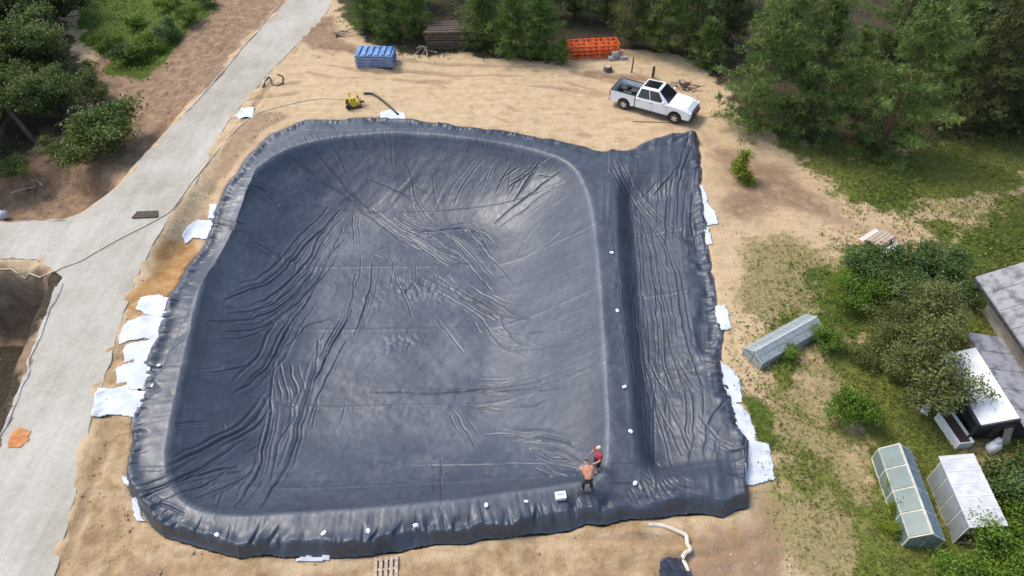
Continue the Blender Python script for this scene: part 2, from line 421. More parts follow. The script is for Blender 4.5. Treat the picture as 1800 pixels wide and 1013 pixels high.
# ================================================================== THE SETTING
def axis(lo, hi, step, far):
    a = list(np.arange(lo, hi, step)); s = step; v = a[-1]
    while v < far: s *= 1.35; v += s; a.append(v)
    s = step; v = a[0]; pre = []
    while v > -far: s *= 1.35; v -= s; pre.append(v)
    return np.array(pre[::-1]+a)
def zone(poly, soft=1.0, warp=1.2, seed=0, sc=.5):
    P = pxpoly(poly)
    return lambda x, y: np.clip(.5+(sdf(P, x, y)+(fbm(x*sc, y*sc, 40+seed, 4)-.5)*warp*2)/(2*soft), 0, 1)
ZONES = dict(
  garden=[(1225,225),(1800,180),(2400,200),(2400,1300),(1420,1300),(1395,1013),(1385,900),(1352,820),(1325,700),(1312,620),(1290,560),(1265,450),(1245,330)],
  dry=[(1262,395),(1360,390),(1470,430),(1485,500),(1490,545),(1420,560),(1330,570),(1290,560),(1262,480)],
  dry2=[(1352,640),(1420,690),(1480,760),(1560,900),(1560,1013),(1400,1040),(1370,860)],
  bare=[(1215,215),(1300,250),(1400,275),(1440,300),(1510,370),(1620,395),(1640,425),(1560,440),(1470,425),(1380,395),(1300,420),(1270,520),(1290,640),(1262,640),(1240,400)],
  lush=[(1445,480),(1520,455),(1640,420),(1800,385),(2000,370),(2000,440),(1720,500),(1600,560),(1480,590),(1380,620),(1310,615),(1340,580),(1430,560)],
  lush2=[(1530,310),(1570,300),(1600,370),(1560,385),(1500,360)],
  lush3=[(1310,690),(1345,720),(1370,780),(1350,800),(1325,750)],
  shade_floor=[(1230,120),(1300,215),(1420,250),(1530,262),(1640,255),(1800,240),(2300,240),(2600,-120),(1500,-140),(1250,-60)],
  wood=[(600,20),(640,78),(720,92),(830,98),(960,110),(1080,88),(1200,100),(1290,110),(1400,-120),(590,-140),(585,-40)],
  yardedge=[(470,60),(590,20),(640,90),(760,112),(1000,130),(1090,120),(1230,150),(1240,230),(1190,150),(1080,150),(960,125),(760,100),(640,100),(560,95)],
  leftsoil=[(500,0),(390,130),(270,235),(160,335),(60,390),(-300,410),(-300,250),(20,262),(90,215),(120,200),(120,120),(200,60),(330,40),(390,-10),(440,-90),(620,-90)],
  darkpit=[(-300,540),(0,520),(60,505),(92,490),(104,488),(85,560),(40,680),(0,770),(-300,900)],  # darker earth over the pit floor next to the road
  pits=[(-300,470),(0,462),(80,465),(100,490),(0,770),(-300,900)],
  leftwood=[(-600,400),(-300,280),(0,270),(40,255),(90,225),(140,200),(190,175),(150,110),(110,40),(80,-90),(-400,-90),(-900,100)],
  meadow=[(90,-60),(150,50),(190,100),(245,118),(290,95),(350,40),(420,-60)],
  rightsoil=[(1130,940),(1310,905),(1380,850),(1405,940),(1410,1100),(1180,1100)],
  nearbank=[(-50,1300),(100,1000),(150,760),(180,690),(225,560),(240,500),(225,700),(215,840),(240,930),(330,985),(520,990),(800,965),(1000,945),(1200,915),(1310,905),(1330,860),(1375,850),(1400,1013),(1450,1300)],
  clay=[(225,560),(262,470),(290,420),(345,385),(340,430),(305,520),(275,560)],
  leftbank=[(440,190),(520,205),(440,270),(390,320),(350,400),(300,420),(350,330),(400,240)],
)
zf = {k: zone(v, 1.0 if k not in ('bare', 'dry', 'lush', 'garden', 'dry2') else 2.4, 1.2, i) for i, (k, v) in enumerate(ZONES.items())}
def zones_at(x, y):
    g = {k: f(x, y) for k, f in zf.items()}
    patch = fbm(x*.35, y*.35, 77, 4)
    grass = g['garden']*(.38+.62*ss(.35, .57, patch))
    dry = np.maximum(np.maximum(g['dry'], g['dry2']), g['garden']*.55)
    bare = g['bare']
    grass = grass*(1-.9*g['dry'])*(1-.45*g['dry2'])*(1-bare*.95); dry = dry*(1-bare*.8)
    far = ss(60, 70, y)
    soil = np.maximum.reduce([g['leftsoil'], g['pits'], bare*.64, g['yardedge']*.62, g['leftbank']*.55, g['rightsoil']*.55])
    litter = np.maximum.reduce([g['darkpit'], g['wood'], g['leftwood']*.9, g['shade_floor']*.72, far])
    lush = np.maximum.reduce([g['lush'], g['lush2']*.8, g['lush3'], g['meadow']])
    grass = np.maximum(grass, g['shade_floor']*.33)
    return dict(grass=grass, dry=dry, soil=soil, clay=g['clay'], litter=litter*(1-g['meadow']), lush=lush*(1-bare*.6), near=g['nearbank'])
gx = axis(-50, 50, .17, 700); gy = axis(4, 68, .17, 700)
RUTS = [[(440,165),(600,150),(800,156),(980,165),(1075,182)],[(520,110),(640,135),(780,140),(900,205),(1040,225)],[(560,90),(760,120),(960,128),(1085,158)],
        [(150,1013),(180,900),(230,760),(215,700)],[(190,1013),(250,960),(330,992),(480,1005)],[(300,1013),(600,992),(900,972),(1150,950),(1300,925)],[(420,1008),(700,1002),(1000,985),(1250,990)],
        [(560,20),(500,90),(440,170),(380,255),(340,330)],[(400,30),(330,110),(250,190)],[(430,20),(360,100),(280,180)]]
def ruts(x, y):
    h = np.zeros_like(x); m_ = np.zeros_like(x)
    for r in RUTS:
        a = np.array(r, float); wx, wy = W(a[:, 0], a[:, 1], 0.); a = spline(np.stack([wx, wy], 1), 6, False)
        t = np.gradient(a, axis=0); n_ = np.stack([-t[:, 1], t[:, 0]], 1); n_ /= np.linalg.norm(n_, axis=1)[:, None]
        for sgn in (-.85, .85):
            q = a+n_*sgn; d = np.full(x.shape, 1e9)
            for i in range(len(q)-1):
                ex, ey = q[i+1]-q[i]; u = np.clip(((x-q[i, 0])*ex+(y-q[i, 1])*ey)/(ex*ex+ey*ey+1e-9), 0, 1)
                d = np.minimum(d, np.hypot(x-q[i, 0]-u*ex, y-q[i, 1]-u*ey))
            d = d+(vn(x*1.3, y*1.3, 171)-.5)*.25; k = 1.1*ss(.25, .75, vn(x*.35, y*.5, 172))
            h += k*(-.075*np.exp(-(d/.20)**2)+.05*np.exp(-((d-.38)/.16)**2)); m_ = np.maximum(m_, k*np.exp(-(d/.24)**2))
    return h, np.clip(m_, 0, 1)
GX, GY = np.meshgrid(gx, gy); nx, ny = len(gx), len(gy)
fx_, fy_ = GX.ravel(), GY.ravel()
gz = surf(fx_, fy_)
gz = gz-.85*ss(-.03, .28, sdf(P_OUT, fx_, fy_))
zz = zones_at(fx_, fy_)
gz = gz+.10*zz['soil']*(fbm(fx_*1.6, fy_*1.6, 31, 3)-.5)+.34*zz['near']*(fbm(fx_*.9+fy_*.3, fy_*1.5-fx_*.5, 33, 4)-.5)*ss(.1, -.6, sdf(P_OUT, fx_, fy_))
rh, rmk = ruts(fx_, fy_); off_ = ss(.1, -.3, sdf(P_OUT, fx_, fy_))*ss(.0, -.3, sdf(P_ROAD, fx_, fy_)); gz = gz+rh*off_
ii = np.arange(ny*nx).reshape(ny, nx)
gf = np.stack([ii[:-1,:-1].ravel(), ii[:-1,1:].ravel(), ii[1:,1:].ravel(), ii[1:,:-1].ravel()], 1)
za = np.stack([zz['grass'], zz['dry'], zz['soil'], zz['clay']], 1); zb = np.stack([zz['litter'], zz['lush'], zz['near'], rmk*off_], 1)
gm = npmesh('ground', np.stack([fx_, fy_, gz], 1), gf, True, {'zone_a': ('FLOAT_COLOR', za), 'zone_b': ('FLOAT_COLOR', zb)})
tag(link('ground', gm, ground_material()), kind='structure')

# the pale concrete road and its side branch: one slab with a worn, uneven edge
def dens(poly, step):
    out = []
    for i in range(len(poly)):
        a, b = poly[i], poly[(i+1) % len(poly)]; n = max(1, int(np.hypot(*(b-a))/step))
        for k in range(n): out.append(a+(b-a)*k/n)
    return np.array(out)
rp = dens(spline(P_ROAD, 1), .3)
rp = rp+np.stack([fbm(rp[:, 0]*1.5, rp[:, 1]*1.5, 61, 3)-.5, fbm(rp[:, 0]*1.5, rp[:, 1]*1.5, 67, 3)-.5], 1)*.22
bm = bmesh.new(); vs = [bm.verts.new((p[0], p[1], .034)) for p in rp]; fc = bm.faces.new(vs)
if fc.normal.z < 0: fc.normal_flip()
ex = bmesh.ops.extrude_face_region(bm, geom=[fc])
for v in [q for q in ex['geom'] if isinstance(q, bmesh.types.BMVert)]: v.co.z -= .22
bmesh.ops.triangulate(bm, faces=bm.faces[:]); bmesh.ops.recalc_face_normals(bm, faces=bm.faces[:])
rm = bpy.data.meshes.new('road'); bm.to_mesh(rm); bm.free()
def road_material():
    m, n, N, L = nmat('pale_concrete_road')
    o = N.new('ShaderNodeOutputMaterial'); p = N.new('ShaderNodeBsdfPrincipled'); L.new(p.outputs[0], o.inputs[0]); p.inputs['Roughness'].default_value = .9; p.inputs['Specular IOR Level'].default_value = .2
    g = N.new('ShaderNodeNewGeometry')
    def noise(s, d=6, st=None):
        q = N.new('ShaderNodeTexNoise'); q.inputs['Scale'].default_value = s; q.inputs['Detail'].default_value = d; q.inputs['Roughness'].default_value = .65
        v = g.outputs['Position']
        if st:
            mp = N.new('ShaderNodeMapping'); mp.inputs['Rotation'].default_value = (0, 0, R(22)); mp.inputs['Scale'].default_value = st; L.new(v, mp.inputs[0]); v = mp.outputs[0]
        L.new(v, q.inputs['Vector']); return q.outputs['Fac']
    def ramp(f, a, b, lo, hi):
        r = N.new('ShaderNodeValToRGB'); e = r.color_ramp.elements; e[0].position = lo; e[0].color = (*a, 1); e[1].position = hi; e[1].color = (*b, 1); L.new(f, r.inputs[0]); return r.outputs[0]
    def mul(a, b, f=1.):
        q = N.new('ShaderNodeMix'); q.data_type = 'RGBA'; q.blend_type = 'MULTIPLY'; q.inputs[0].default_value = f; L.new(a, q.inputs[6]); L.new(b, q.inputs[7]); return q.outputs[2]
    c = ramp(noise(.22, 5), (.36, .325, .265), (.465, .435, .375), .36, .62)
    c = mul(c, ramp(noise(.8, 4, (2.2, .35, 1)), (.91, .90, .875), (1.04, 1.04, 1.03), .34, .62))
    c = mul(c, ramp(noise(4.5, 8), (.90, .89, .87), (1.04, 1.04, 1.04), .28, .6))
    c = mul(c, ramp(noise(40, 3), (.88, .88, .88), (1.08, 1.08, 1.08), .3, .7))
    L.new(c, p.inputs['Base Color'])
    b = N.new('ShaderNodeBump'); b.inputs['Strength'].default_value = .4; b.inputs['Distance'].default_value = .03; L.new(noise(6, 7), b.inputs['Height']); L.new(b.outputs[0], p.inputs['Normal'])
    return m
road = tag(link('road', rm, road_material()), kind='structure')
# a pale, torn strip of edging film along the left shoulder and the branch
def ribbon(pts, w, seed, dz=.07):
    a = spline(np.array([tuple(on(*p))[:2] for p in pts]), 10, False); v = []; f = []
    t = np.gradient(a, axis=0); nrm = np.stack([-t[:, 1], t[:, 0]], 1); nrm /= np.linalg.norm(nrm, axis=1)[:, None]
    for i, (p, n_) in enumerate(zip(a, nrm)):
        ww = w*(.35+1.3*float(vn(i*.45, seed, seed)))
        off = .35*(float(vn(i*.3, 9.5, seed+3))-.5)
        for k in (-1, 0, 1):
            q = p+n_*(off+k*ww/2); zk = max(Z(*q), 0.037 if road_d(q[0], q[1]) > -.1 else -9)
            v.append((q[0], q[1], zk+.03+(.05 if k == 0 else 0)*float(vn(i*.9, 3, seed))))
    for i in range(len(a)-1):
        for k in (0, 1): f.append((i*3+k, i*3+k+1, i*3+k+4, i*3+k+3))
    return v, f
film = mat('torn_pale_film', (.28, .25, .22), (.48, .46, .43), .7, 3.)
for nm, pts, lab in (('edging_film', [(110,500),(88,548),(64,612),(38,682),(14,745),(-5,800)], 'pale torn edging film along the road above the dark pit'),
                ('edging_film', [(488,12),(430,82),(372,146),(322,204)], 'pale torn edging film on the upper road shoulder by the brown bank'),
                ('edging_film', [(118,386),(60,389),(0,391)], 'pale edging film along the upper side of the branch road'),
                ('edging_film', [(70,458),(30,456),(0,456)], 'pale edging film along the lower side of the branch road')):
    v, f = ribbon(pts, .09, len(pts)*7+pts[0][0])
    tag(link(nm, npmesh(nm, v, f, True), film), lab, 'plastic film', 'strips of edging film by the road')

# ================================================================== THE LINER
FOLDS = [ # (polyline on plan, height, half width)
 ([(538,243),(580,296),(615,340),(645,365),(690,398),(740,432),(800,455)], .13, .10),
 ([(580,242),(600,285),(620,320)], .08, .08), ([(622,240),(634,268)], .07, .08), ([(686,240),(692,300)], .05, .08),
 ([(500,268),(540,300),(575,325),(610,348),(640,366)], .12, .10), ([(520,285),(560,318),(595,345)], .07, .08),
 ([(435,323),(465,338),(490,362)], .12, .12), ([(410,395),(440,420),(470,440),(505,460)], .09, .10), ([(345,396),(400,398),(420,412)], .13, .12),
 ([(705,275),(722,305),(732,355),(765,395)], .06, .08), ([(645,318),(690,335),(728,356)], .07, .08),
 ([(690,385),(720,402),(752,408),(812,402),(830,415),(850,440)], .10, .08), ([(740,412),(795,416),(830,445),(870,492)], .10, .09),
 ([(700,402),(750,430),(795,462),(830,464)], .09, .08), ([(818,402),(840,408),(858,440)], .06, .06), ([(815,405),(845,432)], .05, .06),
 ([(730,380),(765,396)], .05, .07), ([(850,280),(812,330),(800,360)], .05, .07), ([(860,300),(845,340)], .04, .07),
 ([(985,302),(960,320),(935,342),(900,368),(870,395)], .09, .08), ([(952,282),(925,320),(905,355)], .10, .08), ([(965,278),(920,312),(895,332)], .09, .08),
 ([(1010,318),(960,340),(920,372),(880,398)], .06, .07), ([(1000,345),(955,375),(905,410)], .05, .07), ([(970,312),(945,312)], .06, .06),
 ([(955,390),(920,430),(905,460)], .04, .07), ([(900,290),(893,340)], .04, .06), ([(845,235),(852,270)], .03, .06), ([(890,245),(893,300)], .03, .06),
 ([(598,370),(570,402),(540,430),(515,460),(495,480),(470,500),(430,515),(395,528)], .12, .10),
 ([(590,385),(560,420),(545,455),(515,490),(480,520),(440,540)], .11, .09), ([(585,400),(560,440),(540,480),(500,520),(460,545),(400,552)], .10, .08),
 ([(575,420),(555,470),(525,510),(480,548),(430,563),(370,566)], .11, .08), ([(582,440),(562,490),(530,525),(490,560),(450,580),(400,584)], .12, .08),
 ([(600,430),(580,450),(572,480)], .08, .07), ([(605,400),(585,440),(560,480)], .07, .07),
 ([(560,500),(520,560),(495,600),(475,640),(440,675),(420,690)], .13, .10), ([(540,520),(505,580),(485,620),(450,660),(425,685)], .09, .08),
 ([(600,562),(560,567),(540,575),(515,600),(490,625)], .07, .08), ([(620,545),(605,575),(590,600),(575,625),(560,660),(545,690),(530,740)], .12, .09),
 ([(655,462),(652,500),(640,545),(625,590)], .09, .08), ([(596,447),(640,447),(660,450),(680,460)], .05, .06),
 ([(620,380),(623,430)], .06, .07), ([(687,445),(697,490),(715,530),(725,560)], .06, .07), ([(726,460),(727,500)], .05, .05),
 ([(485,635),(478,690),(475,740),(465,780),(455,830),(430,870),(415,895)], .12, .09), ([(492,638),(503,680),(508,710)], .10, .08),
 ([(560,600),(555,650),(540,700),(525,745),(520,780),(505,820),(480,860),(460,895)], .14, .11), ([(575,600),(570,640),(553,680),(540,720)], .09, .07),
 ([(520,730),(495,770),(482,805)], .08, .08), ([(560,700),(552,750)], .06, .07), ([(502,700),(520,725),(500,765)], .06, .08),
 ([(480,690),(440,745),(400,770),(350,795),(300,818)], .12, .10), ([(475,715),(450,750),(410,775)], .09, .08),
 ([(455,785),(430,800)], .06, .07), ([(250,872),(300,850),(350,825),(410,790)], .12, .09), ([(255,876),(310,850),(360,835),(420,820)], .11, .09),
 ([(320,870),(370,850),(420,815)], .08, .07), ([(330,885),(400,855),(440,835),(450,800)], .09, .08), ([(340,890),(390,868),(440,838)], .06, .07),
 ([(260,876),(290,890),(325,905)], .09, .09), ([(385,895),(395,860)], .06, .07), ([(455,635),(420,650),(360,658)], .06, .09), ([(310,745),(360,745)], .06, .10),
 ([(390,740),(402,770)], .05, .07), ([(640,692),(700,692),(760,694),(880,683),(940,673),(1000,650)], .09, .08), ([(760,684),(860,690),(930,684),(1000,665)], .09, .08),
 ([(830,678),(890,677),(950,660),(1010,638)], .06, .07), ([(900,716),(940,716),(960,702)], .07, .08), ([(890,690),(950,690),(1040,672)], .05, .07),
 ([(830,717),(875,722)], .06, .07), ([(883,757),(930,756),(980,762)], .09, .08), ([(910,776),(950,772),(1000,782),(1024,792)], .10, .08),
 ([(930,790),(970,788),(1000,800),(1025,815)], .10, .08), ([(945,800),(980,812),(1015,820)], .08, .08), ([(955,815),(975,830),(995,838)], .09, .09),
 ([(772,488),(800,508),(840,530),(870,548),(885,562)], .14, .11), ([(800,512),(845,540),(880,556),(930,562)], .10, .09), ([(790,500),(820,530)], .06, .08),
 ([(882,560),(890,580),(915,588),(960,584)], .09, .08), ([(885,565),(905,598),(940,612)], .08, .08), ([(880,558),(900,540),(905,535)], .05, .06),
 ([(848,564),(870,595),(890,612),(920,618),(1020,602)], .09, .08), ([(765,560),(800,600),(815,620)], .05, .07), ([(850,490),(865,520)], .05, .06),
 ([(905,536),(950,534)], .04, .06), ([(960,586),(1040,572)], .04, .06), ([(795,720),(830,770)], .05, .07), ([(805,735),(840,790)], .05, .07),
 ([(900,470),(960,430),(985,410)], .03, .07), ([(720,820),(980,815)], .05, .10), ([(775,800),(778,890)], .05, .08), ([(1070,850),(1115,852)], .06, .06),
 # trough
 ([(1078,290),(1100,330),(1120,365),(1150,400),(1170,425)], .12, .09), ([(1085,285),(1112,330),(1125,345)], .10, .08), ([(1095,290),(1120,340),(1150,375),(1165,390)], .08, .08),
 ([(1110,360),(1122,430),(1128,520)], .07, .06), ([(1120,365),(1140,430),(1150,500),(1155,560)], .10, .07), ([(1130,380),(1165,430),(1175,470)], .09, .08),
 ([(1175,310),(1172,370),(1170,440)], .09, .10), ([(1168,425),(1190,490),(1200,560),(1215,620),(1235,680)], .10, .09), ([(1150,500),(1165,560),(1172,640),(1190,690)], .10, .08),
 ([(1110,480),(1118,560),(1128,640),(1135,720),(1140,800)], .08, .06), ([(1102,400),(1108,500),(1115,620),(1128,720)], .06, .05),
 ([(1175,590),(1190,650),(1215,690),(1222,770)], .10, .08), ([(1140,640),(1150,720),(1148,830)], .08, .07), ([(1130,600),(1140,660),(1160,740),(1185,830)], .09, .07),
 ([(1150,700),(1170,740),(1200,800)], .08, .07), ([(1160,680),(1190,740),(1210,790)], .07, .07), ([(1205,680),(1208,770)], .07, .07), ([(1230,730),(1260,770),(1290,785)], .07, .09),
 ([(1125,850),(1145,880)], .10, .08), ([(1128,845),(1165,870)], .09, .08), ([(1140,800),(1190,850),(1230,865)], .08, .08), ([(1135,820),(1150,860)], .07, .06),
 ([(1190,300),(1150,345)], .08, .10), ([(1215,260),(1195,320),(1190,400)], .09, .12), ([(1225,300),(1215,380),(1225,450)], .07, .12), ([(1280,700),(1250,740),(1235,800)], .06, .1),
]
def wrinkle(x, y, dP, dQ, sarc):
    h = np.zeros_like(x); hp = np.zeros_like(x); hn = np.zeros_like(x); rr = random.Random(3)
    for pts, hh, ww in FOLDS:
        base = spline(np.array(pts, float), 5, False)
        reps = 3+(1 if hh >= .07 else 0)+(3 if hh >= .10 else 0)
        for r in range(reps):
            off = np.array([0., 0.]) if r == 0 else np.array([rr.gauss(0, 15), rr.gauss(0, 11)])
            a = base+off; cut = 0 if r == 0 else rr.randint(0, max(0, len(a)//3))
            a = a[cut:len(a)-(0 if r == 0 else rr.randint(0, len(a)//3))]
            if len(a) < 2: continue
            z = np.full(len(a), -1.)
            for _ in range(8):
                wx, wy = W(a[:, 0], a[:, 1], z); z = .5*z+.5*look(_HZ, wx, wy)
            wx, wy = W(a[:, 0], a[:, 1], z)
            k = (1. if r == 0 else rr.uniform(.22, .60)); H_ = hh*k*1.0; w_ = ww*.47
            n = len(wx); acc = np.full(x.shape, 1e9); tt = np.zeros(x.shape)
            sel = (x > wx.min()-.6) & (x < wx.max()+.6) & (y > wy.min()-.6) & (y < wy.max()+.6)
            xs, ys = x[sel], y[sel]
            if not len(xs): continue
            wobx = (vn(xs*1.7, ys*1.7, 91)-.5)*.12; woby = (vn(xs*1.7, ys*1.7, 92)-.5)*.12
            d = np.full(xs.shape, 1e9); tp = np.zeros(xs.shape); sg = np.zeros(xs.shape)
            for i in range(n-1):
                ex, ey = wx[i+1]-wx[i], wy[i+1]-wy[i]; L2 = ex*ex+ey*ey+1e-9
                t = np.clip(((xs+wobx-wx[i])*ex+(ys+woby-wy[i])*ey)/L2, 0, 1)
                dd = np.hypot(xs+wobx-wx[i]-t*ex, ys+woby-wy[i]-t*ey)
                cr = ex*(ys+woby-wy[i])-ey*(xs+wobx-wx[i]); fl = 1. if (ey*.8-ex*-.6) > 0 else -1.
                tp = np.where(dd < d, (i+t)/(n-1), tp); sg = np.where(dd < d, -np.sign(cr)*fl, sg); d = np.minimum(d, dd)
            fade = np.clip(np.sin(PI*(.06+.88*tp)), 0, 1)**.7
            sdn = d*sg
            fo = H_*fade*(.28*np.exp(-((sdn+1.9*w_)/(1.5*w_))**2)+.16*np.exp(-((sdn-1.9*w_)/(1.1*w_))**2)-1.05*np.exp(-(sdn/(.95*w_))**2))
            hp[sel] = np.maximum(hp[sel], fo); hn[sel] = np.minimum(hn[sel], fo)
    h += hp+hn
    # fine gathers over the rim, running square to it
    g = vn(sarc*4.2+(fbm(x, y, 101, 2)-.5)*1.5, dQ*.5, 102)
    g2 = vn(sarc*8.5, dQ*.7, 103)
    h += (.018*np.clip(g-.35, 0, 1)+.011*g2)*np.exp(-((dQ+.25)/.85)**2)*ss(.0, .3, dP)
    h += (.16*g+.05*g2)*np.exp(-((dP-.3)/.25)**2)*ss(.02, .25, dP)                        # ruffled hem
    # slack sheet: soft dimples and long ripples
    h += .045*(fbm(x*.8, y*.8, 104, 3)-.5)+.035*(fbm(x*2.3, y*2.3, 105, 3)-.5)
    rot = x*.62+y*.78; rot2 = -x*.78+y*.62
    h += .040*np.clip(fbm(rot*.4, rot2*2.0+fbm(x*.5, y*.5, 109, 2)*2, 106, 2)-.58, 0, 1)*2*ss(0, 2.5, dQ)*ss(1, -5, x)
    h += .030*np.clip(fbm(x*.45+fbm(x*.4, y*.4, 110, 2), y*3.0+fbm(x*.3, y*.3, 111, 2)*3, 107, 2)-.52, 0, 1)*2*ss(0, 1., dQ)*ss(0, 4, x)
    for (cx, cy, rx_, ry_, am) in ((735,505,2.0,1.0,.11),(705,600,1.1,.7,.08),(690,830,2.2,.5,.05),(660,520,1.,1.,.05),(480,460,1.3,1.3,.06),(1180,640,1.2,3.,.05),(1000,840,1.6,.6,.05)):
        z0 = -2.6 if cx < 900 else 0.; ox, oy = W(cx, cy, z0)
        h += am*(fbm(x*4.5, y*3.2, int(cx), 3)-.5)*np.exp(-((x-ox)/rx_)**2-((y-oy)/ry_)**2)*1.6        # crumpled, trodden patches
    g3 = vn(sarc*1.6+(fbm(x*.8, y*.8, 112, 2)-.5)*2, dP*.6, 113); g4 = vn(sarc*5.5+dP*1.5, dP*1.2, 114)
    h += (.16*(g3-.5)+.09*(g4-.5))*np.exp(-((dP-.35)/.32)**2)*ss(.02, .25, dP)                                 # slack, tucked outer flap
    g5 = vn(sarc*2.7+(fbm(x, y, 115, 2)-.5)*1.2+dP*.5, dP*.4, 116); g6 = vn(sarc*6.1-dP*.8, dP*.5, 117)
    h -= (.16*ss(.62, .80, g5)+.08*ss(.6, .8, g6))*np.exp(-((dP-.40)/.38)**2)*ss(.06, .3, dP)*(.4+.6*ss(22, 13, y))      # tucks running down the flap
    tr = ss(TL[2, 0]-.6, TL[2, 0]+.6, x)
    h += .07*np.clip(fbm((x-.12*y)*2.6, y*.28, 108, 3)-.45, 0, 1)*2*tr
    return h
L_X = None
def liner_z(x, y):
    global L_X
    dP = sdf(P_OUT, x, y); dQ, s = sdf(Q_IN, x, y, True)
    z = surf(x, y)+.045+wrinkle(x, y, dP, dQ, s)
    seam = np.zeros_like(x)
    for k in range(-3, 5):                                           # welded seams between the rolls
        q_ = y-24.6-k*5.1-.02*x-.10*(fbm(x*.25, y*0+k, 118, 2)-.5); seam += ss(-.04, .0, q_)*ss(.20, .16, q_)*ss(0, .5, dP)
    z = z+.024*seam
    L_X = np.clip(.75*np.exp(-((dQ-.05)/.20)**2)*ss(0, .3, dP)*(.4+.9*fbm(x*.6, y*.6, 121, 2))+.32*ss(-.6, 5.0, dQ)*ss(.35, .7, fbm(x*.35, y*.35, 120, 3))+.20*ss(.5, 4.5, dQ)+.25*ss(3.8, 1.0, dQ)*ss(2.5, 6, x)*ss(0, .4, dQ), 0, 1)  # dust on crest and floor, plus the right bank's sky sheen put into colour
    return z
lv, lf = grid_sheet(P_OUT, .037, liner_z)
lm = npmesh('pond_liner', lv, lf, True, {'dust_sheen': ('FLOAT', L_X)})
liner = tag(link('pond_liner', lm, liner_material()), 'huge wrinkled black plastic liner covering the dug basin', 'pond liner')
def lin(px, py, dz=0.):
    p = on(px, py); p.z += .07+dz; return p

# ================================================================== VEGETATION
bark_pine = mat('pine_bark', (.10, .06, .035), (.22, .13, .075), .9, 9., .5)
bark_grey = mat('grey_bark', (.07, .06, .045), (.17, .15, .12), .9, 9., .5)
LF = dict(
  pine=leafmat('pine_needles', (.036, .068, .014), (.12, .185, .042), (.25, .32, .09), .27),
  pine_light=leafmat('young_pine_needles', (.032, .066, .012), (.10, .175, .032), (.20, .28, .065), .25),
  spruce=leafmat('spruce_needles', (.022, .035, .010), (.064, .086, .024), (.16, .17, .05), .2),
  wood=leafmat('dark_broadleaf', (.028, .050, .010), (.088, .135, .026), (.22, .26, .07), .3),
  olive=leafmat('olive_fruit_leaf', (.05, .062, .014), (.125, .145, .036), (.24, .25, .085), .25),
  shrub=leafmat('shrub_leaf', (.028, .055, .013), (.08, .14, .034), (.17, .24, .075), .25),
  bright=leafmat('bright_shrub_leaf', (.045, .095, .008), (.115, .205, .016), (.21, .31, .045), .3),
  yellow=leafmat('yellow_green_leaf', (.09, .13, .006), (.21, .26, .015), (.36, .38, .05), .3),
  grass=leafmat('grass_blade', (.07, .09, .014), (.155, .18, .036), (.33, .31, .12), .25),
  weed=leafmat('weed_leaf', (.04, .085, .006), (.11, .19, .016), (.23, .31, .04), .3),
  dead=leafmat('dry_twigs', (.05, .035, .02), (.14, .10, .06), (.30, .23, .14), .1),
)
def unit(v): return v/np.maximum(np.linalg.norm(v, axis=-1, keepdims=True), 1e-9)
def blades(cent, dirs, n, length, width, spread, tone, rng):
    """n thin triangles around each centre"""
    C = np.repeat(cent, n, 0); D = np.repeat(dirs, n, 0); T = np.repeat(tone, n)
    d = unit(D*(1-spread)+unit(rng.normal(size=C.shape))*spread*1.3)
    l = (length*(.6+.8*rng.random(len(C))))[:, None]
    side = unit(np.cross(d, rng.normal(size=C.shape)))*(width*(.7+.6*rng.random(len(C))))[:, None]*.5
    b = C+rng.normal(size=C.shape)*length*.12
    v = np.stack([b-side, b+side, b+d*l], 1).reshape(-1, 3)
    t = np.clip(T+rng.normal(size=len(T))*.10, 0, 1)
    return v, np.repeat(t, 3)
def leaves(cent, size, tone, rng, flat=.5):
    n = len(cent); nr = unit(rng.normal(size=(n, 3))+np.array([0, 0, flat*2]))
    a = unit(np.cross(nr, rng.normal(size=(n, 3)))); b = np.cross(nr, a)
    s = (size*(.6+.8*rng.random(n)))[:, None]
    v = np.stack([cent-a*s, cent-b*s*.55+nr*s*.12, cent+a*s, cent+b*s*.55+nr*s*.12], 1).reshape(-1, 3)
    return v, np.repeat(tone, 4)
def crown_mesh(name, v, t, k):
    return npmesh(name, v, np.arange(len(v)).reshape(-1, k), False, {'tone': ('FLOAT', t)})
